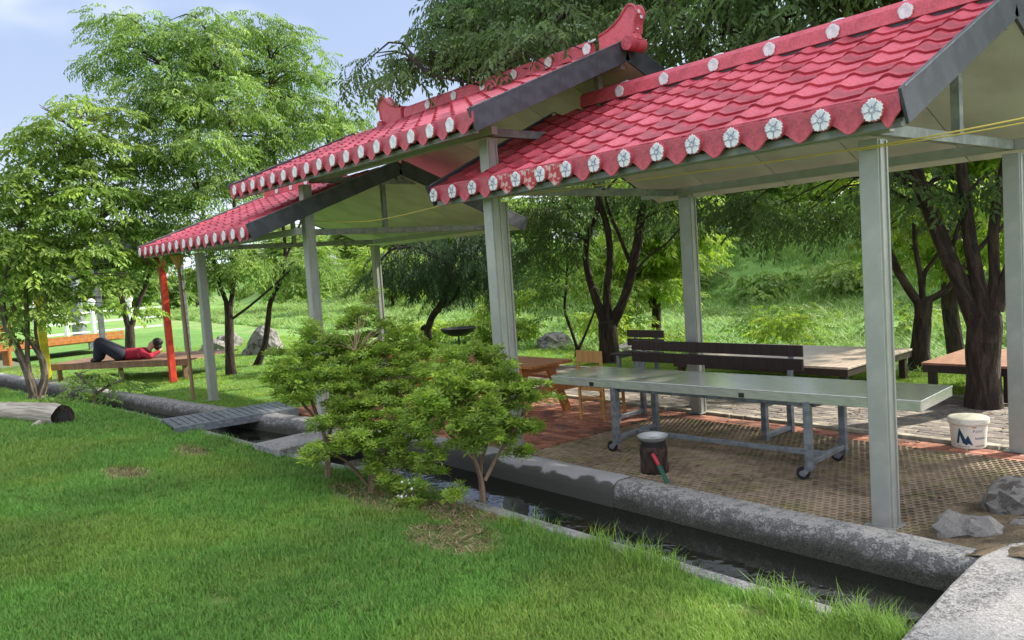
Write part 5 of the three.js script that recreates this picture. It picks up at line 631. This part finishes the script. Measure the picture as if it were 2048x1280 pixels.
function plant(name, key, label, category, leaf, spray, per, o = {}) {
  const D = PLANTS[key], b = D.s[0][0][0], by = o.ground ?? 0;
  const t = thing(name, label, category, [b[0], by, b[2]], 0, o.group);
  const T = D.s.map(([p, r], i) => tube(p.map((q) => [q[0] - b[0], q[1] - by - (i ? 0 : 0.0), q[2] - b[2]]), r, o.sides ?? 9, 0, 0.10));
  const first = D.s[0][0].map((q) => [...q]); first[0][1] = by - 0.12; T[0] = tube(first.map((q) => [q[0] - b[0], q[1] - by, q[2] - b[2]]), D.s[0][1], o.sides ?? 12, 0, 0.14);
  // twigs from the stems to the pads
  const ends = []; D.s.forEach(([p, r]) => p.forEach((q, i) => { if (i > 0) for (let k = 0; k < 5; k++) ends.push(q.map((v, c) => lerp(p[i - 1][c], v, (k + 1) / 5))); }));
  const tw = []; for (const q of D.p) { let best = null, bd = 1e9; for (const e of ends) { const d = Math.hypot(e[0] - q[0], (e[1] - q[1]) * 1.3 + (e[1] > q[1] ? 0.4 : 0), e[2] - q[2]) * rr(1, 1.5); if (d < bd) { bd = d; best = e; } } const tr = o.twig ?? 0.022; if (bd < 6) for (let k = 0; k < (bd > 2 ? 1 : 3); k++) { const e2 = [q[0] + rr(-0.6, 0.6) * q[3], q[1] + rr(-0.4, 0.6) * q[4], q[2] + rr(-0.6, 0.6) * q[3]]; tw.push(tube([best, [lerp(best[0], e2[0], 0.5) + rr(-0.05, 0.05) * bd, lerp(best[1], e2[1], 0.5) + (bd > 2 ? 0.16 : 0.08) * bd, lerp(best[2], e2[2], 0.5)], e2].map((v) => [v[0] - b[0], v[1] - by, v[2] - b[2]]), [tr, tr * 0.7, tr * 0.3], 5, 5)); } }
  part('trunk', merge(T), o.bark ?? M.bark, t); if (tw.length) part('twigs', merge(tw), o.bark ?? M.bark, t);
  crown(t, D.p, spray, leaf, per, o); return t;
}
const treeG = undefined;
plant('zelkova_tree', 'zelkova', 'dark three stemmed tree behind the wooden chair, crown hanging over the ridge', 'tree', M.leaf.zelkova, SPRAY.z, 600, { droop: 0.35, fresh: 0.15 });  // upper and rear crown pads are out of view, added to shade lawn and mat
plant('maple_tree', 'maple', 'thick trunked dark tree behind the white bucket at the right', 'tree', M.leaf.zelkova, SPRAY.z, 600, { droop: 0.3, fresh: 0.2 });  // its unseen high and rear pads were added as shade for lawn and mat
plant('forked_tree', 'forked', 'small forked tree with low spreading limbs left of the thick trunk', 'tree', M.leaf.young, SPRAY.m, 420, { fresh: 0.5 });
plant('slender_tree', 'slender', 'slender two stemmed young tree just left of the three stemmed tree', 'tree', M.leaf.mid, SPRAY.z, 420, { twig: 0.012 });
plant('crooked_pine', 'pine', 'crooked tree with an S shaped trunk and dark drooping foliage', 'tree', M.leaf.pine, SPRAY.p, 520, { droop: 0.6, fresh: 0.1 });
plant('pale_stem_tree', 'left', 'bright green tree with several slim stems at the left edge', 'tree', M.leaf.light, SPRAY.m, 270, { bark: M.barkGrey, fresh: 0.4, pad: 1.0 });
plant('tall_tree', 'grove1', 'tall airy tree on the lawn whose trunk forks beside the farthest pavilion', 'tree', M.leaf.mid, SPRAY.z, 470, { fresh: 0.4, pad: 1.0 });
plant('leaning_tree', 'grove2', 'curved leaning tree right of the tall forked one', 'tree', M.leaf.mid, SPRAY.z, 470, { fresh: 0.4, pad: 1.0 });
plant('deck_side_tree', 'deck_tree', 'small Y shaped tree behind the person on the platform', 'tree', M.leaf.mid, SPRAY.m, 330, {});
const azO = { clump: 0.075, clumpN: 12, sides: 7, bark: M.twig, twig: 0.006, pow: 0.80, rz: 1.0, droop: 0, fresh: 0.5, pad: 1.06, ground: 0.0, scale: 1.3 };
plant('azalea_shrub', 'azalea_a', 'large rounded azalea with bare stems in front of the curb, rightmost of three', 'shrub', M.leaf.azalea, SPRAY.a, 11000, { ...azO });
plant('azalea_shrub', 'azalea_b', 'low spreading azalea in the middle of the three beside the canal', 'shrub', M.leaf.azalea, SPRAY.a, 11000, { ...azO });
plant('azalea_shrub', 'azalea_c', 'taller azalea against the middle pavilion post, leftmost of three', 'shrub', M.leaf.azalea, SPRAY.a, 10500, { ...azO });
{ const t = plant('flowering_sprig', 'sprig_flower', 'low sprig with small white flowers below the azaleas', 'plant', M.leaf.azalea, SPRAY.a, 9000, { ...azO }); for (const [x, y, z] of [...PLANTS.sprig_flower.p]) for (let i = 0; i < 9; i++) { const f = part('flower', ridgeDisc, M.white, t); f.scale.setScalar(0.17); f.position.set(x - t.position.x + rr(-0.1, 0.1), y - t.position.y + rr(0.02, 0.07), z - t.position.z + rr(-0.08, 0.1)); f.rotation.set(rr(-1.4, -0.4), rr(-0.5, 0.9), 0); } }
plant('leafy_sprig', 'sprig_a', 'little bright sprig at the foot of the right azalea stems', 'plant', M.leaf.azalea, SPRAY.a, 9000, { ...azO, fresh: 0.7 });
plant('leafy_sprig', 'sprig_b', 'broad leafed weed on the lawn right of the bare soil', 'plant', M.leaf.azalea, SPRAY.a, 8000, { ...azO, fresh: 0.7, scale: 1.4 });
plant('canal_shrub', 'canal_shrub', 'dark sparse shrub overhanging the canal at the left', 'shrub', M.leaf.mid, SPRAY.m, 420, { bark: M.barkGrey, twig: 0.01, scale: 0.7 });

// bushes and trees of the river bank
function bush(name, label, x, y, z, w, h, leaf, group, o = {}) {
  const t = thing(name, label, o.cat ?? 'bush', [x, y, z], 0, group), pads = [], n = o.pads ?? 7;
  for (let i = 0; i < n; i++) { const a = rng() * 6.28, r = rng() * w * 0.32; pads.push([x + Math.cos(a) * r, y + h * rr(o.low ?? 0.2, 0.82), z + Math.sin(a) * r, w * rr(0.2, 0.34), h * rr(0.13, 0.24)]); }
  if (o.trunk) part('trunk', merge([tube([[0, -0.5, 0], [rr(-0.2, 0.2), h * 0.35, 0], [rr(-0.5, 0.5), h * 0.7, rr(-0.4, 0.4)]], [h * 0.03, h * 0.022, h * 0.008], 7), ...[0, 1, 2].map(() => tube([[0, h * 0.25, 0], [rr(-w, w) * 0.2, h * 0.5, rr(-w, w) * 0.2], [rr(-w, w) * 0.35, h * 0.72, rr(-w, w) * 0.35]], [h * 0.016, h * 0.01, h * 0.004], 5))]), M.bark, t);
  crown(t, pads, o.spray ?? SPRAY.m, leaf, o.per ?? 200, { scale: o.scale ?? 1.3, fresh: 0.4, rz: 1, clump: o.spray === SPRAY.b ? 0.8 : 0.3 }); return t;
}
const lightBush = [[-17.5, -14.2, 2.6, 2.2], [-14.2, -15.4, 2.0, 1.7], [-13.0, -13.6, 1.6, 1.3], [-9.8, -15.6, 1.8, 1.7], [-19.5, -13.2, 1.6, 1.1], [-8.4, -13.9, 1.3, 0.9], [-11.6, -14.6, 1.4, 1.3]];
const bushWords = ['big yellow green bush behind the crooked tree', 'sunlit bush right of the big yellow green one', 'small bright bush behind the middle pavilion posts', 'loose bush seen beside the rear post of the nearest pavilion', 'low bush near the grey boulder on the bank', 'small weed bush behind the slatted bench', 'sunlit bush behind the slender tree'];
lightBush.forEach(([x, z, w, h], i) => bush('river_bush', bushWords[i], x, rearY(x, z) - 0.1, z, w, h, M.leaf.young, 'bushes along the near bank', { per: 330, scale: 1 }));
bush('young_tree', 'bright yellow green young tree between the three stemmed tree and the rear post', -14.6, rearY(-14.6, -17.4), -17.4, 5.2, 5.4, M.leaf.young, undefined, { cat: 'tree', trunk: true, pads: 14, per: 200, low: 0.42, scale: 1.1 });
bush('young_tree', 'bright leafy tree behind the forked tree at the right', -6.6, rearY(-6.6, -17.5), -17.5, 5.4, 6.4, M.leaf.young, undefined, { cat: 'tree', trunk: true, pads: 15, per: 200, low: 0.45, scale: 1.1 });
[[-27, -42, 8, 6.4, 'bright young tree on the far bank behind the rear post of the nearest pavilion'], [-21, -42, 8, 6.6, 'bright young tree on the far bank seen right of the rear post'], [-15, -42, 8, 6.8, 'bright young tree on the far bank left of the near post'], [-34, -40, 8, 6, 'bright young tree on the far bank behind the three stemmed tree'], [-42, -36, 6, 4.6, 'bright young tree on the far bank behind the crooked tree'], [-52, -32, 6, 5, 'bright young tree on the far bank between the far pavilion posts'], [-62, -30, 7, 6, 'bright young tree on the far bank at the foot of the leaning tree']].forEach(([x, z, w, h, l], i) => bush('bank_tree', l, x, rearY(x, z) - 0.1, z, w, h, i % 2 ? M.leaf.young : M.leaf.light, 'young trees on the far bank', { cat: 'tree', trunk: true, pads: 15, per: 110, low: 0.3, scale: 0.75, spray: SPRAY.b }));
for (let i = 0; i < 30; i++) { // low growth in the meadow
  const x = -1 - i * 1.55 + rr(-0.8, 0.8), far = rr(17, 29), zz = -(far + 0.10 * Math.max(0, -x - 10)), w = rr(1.6, 3.2), h = rr(0.7, 1.5);
  bush('meadow_shrub', 'low green shrub in the river meadow', x, rearY(x, zz) - 0.15, zz, w, h, i % 3 ? M.leaf.mid : M.leaf.bush, 'low shrubs of the meadow', { per: 130, scale: 0.6, spray: SPRAY.b, pads: 6 });
}
for (let i = 0; i < 26; i++) { // scrub on the far bank
  const x = 4 - i * 4.4 + rr(-1.4, 1.4), far = rr(30, 38), z = -far - 0.1 * Math.max(0, -x - 10) * -1 * -1; const zz = -(far + 0.10 * Math.max(0, -x - 10)) ; const w = rr(2.6, 5), h = rr(1.4, 2.6);
  bush('bank_scrub', 'rounded scrub bush on the far embankment slope', x, rearY(x, zz) - 0.2, zz, w, h, i % 3 ? M.leaf.bush : M.leaf.mid, 'scrub on the far embankment', { per: 110, scale: 1, spray: SPRAY.b });
}
for (let i = 0; i < 24; i++) { // trees along the crest
  const x = 2 - i * 6.4 + rr(-2, 2), far = rr(44, 56), zz = -(far + 0.10 * Math.max(0, -x - 10)), h = rr(5.5, 10), w = h * rr(0.75, 1.05);
  bush('crest_tree', 'leafy tree on the crest of the far embankment', x, rearY(x, zz) - 0.3, zz, w, h, i % 2 ? M.leaf.bush : M.leaf.light, 'trees along the far crest', { cat: 'tree', trunk: true, pads: 14, per: 75, scale: 1.5, spray: SPRAY.b, low: 0.22 });
}
for (let i = 0; i < 12; i++) { // trees closing the valley at the left
  const x = -58 - i * 5 + rr(-3, 3), z = 6 - i * 4.2 + rr(-2, 2), h = rr(4, 8), w = h * rr(0.8, 1.1);
  bush('valley_tree', 'leafy tree closing the valley at the far left', x, Math.max(-0.4, rearY(x, Math.min(z, -5))), z, w, h, i % 2 ? M.leaf.mid : M.leaf.light, 'trees at the end of the valley', { cat: 'tree', trunk: true, pads: 14, per: 75, scale: 1.5, spray: SPRAY.b, low: 0.22 });
}
{ // guard rail on the crest
  const t = thing('guard_rail', 'pale blue grey guard rail along the far crest', 'guard rail', [-30, 3.5, -45], 0);
  const p = []; for (let i = 0; i <= 22; i++) { const x = -12 - i * 2.5, z = -(43.2 + 0.10 * Math.max(0, -x - 10)); p.push([x + 30, rearY(x, z) - 3.5, z + 45]); }
  p.forEach((q) => part('post', box(0.12, 1.1, 0.12, q[0], q[1] + 0.5, q[2]), M.frameSteel, t));
  for (let i = 0; i < p.length - 1; i++) for (const y of [0.55, 0.9]) part('rail', bar([p[i][0], p[i][1] + y, p[i][2] + 0.09], [p[i + 1][0], p[i + 1][1] + y, p[i + 1][2] + 0.09], 0.05, 0.2), M.frameSteel, t);
}
// boulders of the stream bank
[[-22.0, -9.2, 0.48, 'tall pale boulder leaning behind the curved tree'], [-22.2, -9.0, 0.36, 'grey boulder left of the tall pale one'], [-18.6, -9.6, 0.34, 'low rock right of the tall pale boulder'], [-14.2, -13.2, 0.45, 'rounded rock behind the middle pavilion'], [-11.9, -13.4, 0.4, 'grey rock near the slender tree'], [-6.0, -13.5, 0.3, 'small rock behind the pale platform'], [-5.3, -13.8, 0.35, 'white rock left of the forked trunk'], [-4.5, -13.6, 0.28, 'white stone right of the forked trunk'], [-3.9, -13.9, 0.3, 'stone behind the thick trunk'], [-3.2, -13.5, 0.26, 'pale stone right of the thick trunk'], [-7.2, -14.2, 0.4, 'dark wet rock behind the slatted bench'], [-24.5, -8.6, 0.4, 'pale rock behind the red post'], [-26, -9.6, 0.5, 'large pale rock left of the red post']].forEach(([x, z, r, l], i) =>
  one('bank_rock', rockGeo(r * 1.2, r * (i === 0 ? 1.5 : 0.8), r, 20 + i * 3), M.rock, l, 'rock', [x, Math.max(rearY(x, z), -0.45) + r * 0.22, z], i));

// grass
function clumpGeo(n, h, w, spread, lean) { const P = [], U = []; for (let i = 0; i < n; i++) { const x = rr(-spread, spread), z = rr(-spread, spread), a = rng() * 6.28, H = h * rr(0.55, 1.15), l = lean * H * rr(0.3, 1.3), dx = Math.cos(a), dz = Math.sin(a), sx = -dz * w / 2, sz = dx * w / 2; const b0 = [x - sx, 0, z - sz], b1 = [x + sx, 0, z + sz], m0 = [x + dx * l * 0.35 - sx * 0.8, H * 0.6, z + dz * l * 0.35 - sz * 0.8], m1 = [x + dx * l * 0.35 + sx * 0.8, H * 0.6, z + dz * l * 0.35 + sz * 0.8], tp = [x + dx * l, H * 0.95, z + dz * l]; for (const q of [b0, b1, m1, b0, m1, m0, m0, m1, tp]) { P.push(...q); U.push(0.5, 0.5); } } return rawGeo(P, U); }
const lawnClump = [0, 1, 2].map(() => clumpGeo(22, 0.045, 0.0048, 0.055, 0.7)), edgeClump = clumpGeo(12, 0.13, 0.005, 0.06, 0.8), tallClump = [0, 1].map(() => clumpGeo(16, 0.5, 0.022, 0.22, 0.6));
const bare = [[-9.2, -2.18, 0.5, 0.22], [-4.85, -3.35, 0.42, 0.32], [-5.4, -3.75, 0.5, 0.2], [-6.4, -3.5, 0.7, 0.28], [-9.9, -3.1, 0.5, 0.2], [-4.9, -1.6, 0.16, 0.1], [-2.6, -3.75, 0.2, 0.12]];
const bareAt = (x, z) => { let m = 0; for (const [a, b, r, s] of bare) m = Math.max(m, 1 - Math.hypot((x - a) / r, (z - b) / s) + 0.5 * (fbm(x * 9, z * 9, 51, 3) - 0.5)); return m; };
{
  const L = [[], [], []];
  for (let i = 0; i < 60000; i++) {
    const k = rng(), x = -1.2 - 24 * Math.pow(k, 1.5), d = Math.pow(rng(), 0.9) * (4.2 + Math.max(0, -x - 8) * 0.12), z = copeZ(x) + 0.01 + d;
    if (z < -3.0 && x > -1.62) continue; const dist = Math.hypot(x, z); if (dist < 1.3) continue;
    const b = bareAt(x, z); if (b > 0.18 && rng() < 0.93) continue;
    const q = new THREE.Quaternion().setFromAxisAngle(Yax, rng() * 6.28), s = (0.8 + 0.5 * rng()) * (1 + clamp((dist - 6) / 12) * 0.8), hv = rr(0.75, 1.3) * (0.75 + 0.6 * fbm(x * 2.2, z * 2.2, 61, 3)) * (b > 0 ? 0.6 : 1);
    const t = fbm(x * 1.1 + 4, z * 1.1, 55, 4), y = sst(0.48, 0.72, fbm(x * 0.7, z * 0.7 + 9, 58, 3)), v = (0.72 + 0.55 * t) * rr(0.8, 1.2);
    L[i % 3].push({ p: V(x, lawnY(x, z) - 0.01, z), q, s: V(s, s * hv, s), c: b > 0.0 && rng() < 0.6 ? lin(1.9, 1.0, 2.2).multiplyScalar(v) : rng() < 0.05 ? lin(1.7 * v, 1.05 * v, 1.7 * v) : lin(v * lerp(0.85, 1.15, y), v * lerp(1, 1.02, y), v) });
  }
  const g = new THREE.Group(); g.name = 'lawn_grass'; g.userData = { kind: 'stuff', label: 'short green lawn grass in the foreground', category: 'grass' }; scene.add(g);
  L.forEach((l, i) => copies('grass_blades', lawnClump[i], M.grass, l, g));
  const E = []; for (let i = 0; i < 430; i++) { const x = -1.75 - 5.6 * Math.pow(rng(), 1.4), z = copeZ(x) + rr(-0.07, 0.16) * (rng() < 0.6 ? 1 : 0.4); if (fbm(x * 2.4, 3, 91, 2) < 0.45 || (x < -4.2 && rng() < 0.8)) continue; E.push({ p: V(x, lawnY(x, Math.max(z, copeZ(x))) + 0.0, z), q: new THREE.Quaternion().setFromAxisAngle(Yax, rng() * 6.28), s: V(1, rr(0.6, 1.5), 1), c: lin(1.15, 1.1, 1).multiplyScalar(rr(0.7, 1.25)) }); }
  copies('edge_tufts', edgeClump, M.grass, E, g);
}
{ // dry litter on the bare soil
  const geo = rawGeo([-0.03, 0, -0.002, 0.03, 0.004, -0.002, 0.03, 0.004, 0.002, -0.03, 0, -0.002, 0.03, 0.004, 0.002, -0.03, 0, 0.002], new Array(12).fill(0)), g = new THREE.Group(); g.name = 'dry_litter'; g.userData = { kind: 'stuff', label: 'dry straw and twigs on bare soil under the azaleas', category: 'litter' }; scene.add(g);
  M.litter.forEach((m, k) => { const l = []; for (let i = 0; i < 1500; i++) { const b = bare[Math.floor(rng() * 5)], a = rng() * 6.28, r = Math.sqrt(rng()), x = b[0] + Math.cos(a) * r * b[2] * 1.05, z = b[1] + Math.sin(a) * r * b[3] * 1.05; if (z < copeZ(x) + 0.02) continue; l.push({ p: V(x, lawnY(x, z) + rr(0, 0.02), z), q: new THREE.Quaternion().setFromEuler(new THREE.Euler(rr(-0.3, 0.3), rng() * 6.28, rr(-0.5, 0.5))), s: V(rr(0.5, 1.6), 1, rr(0.6, 1.6)), c: lin(1, 1, 1).multiplyScalar(rr(0.6, 1.2)) }); } copies('straw', geo, m, l, g); });
}
{ // fallen leaves on the paving and the mat
  const P = [], U = []; leafQuad(P, U, V(-0.025, 0, 0), V(1, 0.1, 0), V(0, 1, 0), 0.055, 0.026, 0.25); const g = new THREE.Group(), l = []; g.name = 'fallen_leaves'; g.userData = { kind: 'stuff', label: 'dry leaves scattered over paving and mat', category: 'leaves' }; scene.add(g);
  for (let i = 0; i < 420; i++) { const x = rr(-8.5, -1.9), z = lerp(-5.35, -10.4, Math.pow(rng(), 0.8)); l.push({ p: V(x, 0.022, z), q: new THREE.Quaternion().setFromEuler(new THREE.Euler(rr(-0.3, 0.3), rng() * 6.28, rr(-0.3, 0.3))), s: V(1, 1, 1).multiplyScalar(rr(0.5, 1.2)), c: lin(1, 1, 1).multiplyScalar(rr(0.5, 1.3)) }); }
  copies('leaves', rawGeo(P, U), M.litter[1], l, g);
}
{ // verge grass behind the paving and round the far pavilion
  const L = []; for (let i = 0; i < 16000; i++) { const f = rng() < 0.55; const x = f ? rr(-12, 1) : -11.9 - 16 * Math.pow(rng(), 1.2), z = f ? rr(-13, -10.7) : lerp(curbZ(x) - 0.05, -12.6, rng()); if (bareAt(x, z) > 0) continue; L.push({ p: V(x, Math.max(rearY(x, z), -0.5) + 0.03, z), q: new THREE.Quaternion().setFromAxisAngle(Yax, rng() * 6.28), s: V(1.5, rr(0.8, 1.6), 1.5), c: lin(1.4, 1.15, 0.8).multiplyScalar(rr(0.75, 1.2)) }); }
  const g = new THREE.Group(); g.name = 'verge_grass'; g.userData = { kind: 'stuff', label: 'sunlit short grass on the verge behind the pavilions', category: 'grass' }; scene.add(g); copies('grass_blades', lawnClump[0], M.grass, L, g);
  const T = [[], []]; for (let i = 0; i < 42000; i++) { const x = 6 - 90 * Math.pow(rng(), 1.35), far = 12.6 + 27 * Math.pow(rng(), 1.4), z = -(far + 0.10 * Math.max(0, -x - 10)); const k = fbm(x * 0.5, z * 0.5, 95, 3); if (k < 0.36) continue; const s = rr(0.7, 1.3) * (0.7 + 0.016 * Math.hypot(x, z)); T[i % 2].push({ p: V(x, rearY(x, z) - 0.05, z), q: new THREE.Quaternion().setFromAxisAngle(Yax, rng() * 6.28), s: V(s * 1.2, s * (0.32 + 0.8 * (k - 0.3)), s * 1.2), c: lin(lerp(0.8, 1.25, k), 1, 0.9).multiplyScalar(rr(0.7, 1.2)) }); }
  const h = new THREE.Group(); h.name = 'meadow_grass'; h.userData = { kind: 'stuff', label: 'tall wild grass over the river meadow and bank', category: 'grass' }; scene.add(h); T.forEach((l, i) => copies('grass_blades', tallClump[i], M.tall, l, h));
}
renderer.render(scene, camera);
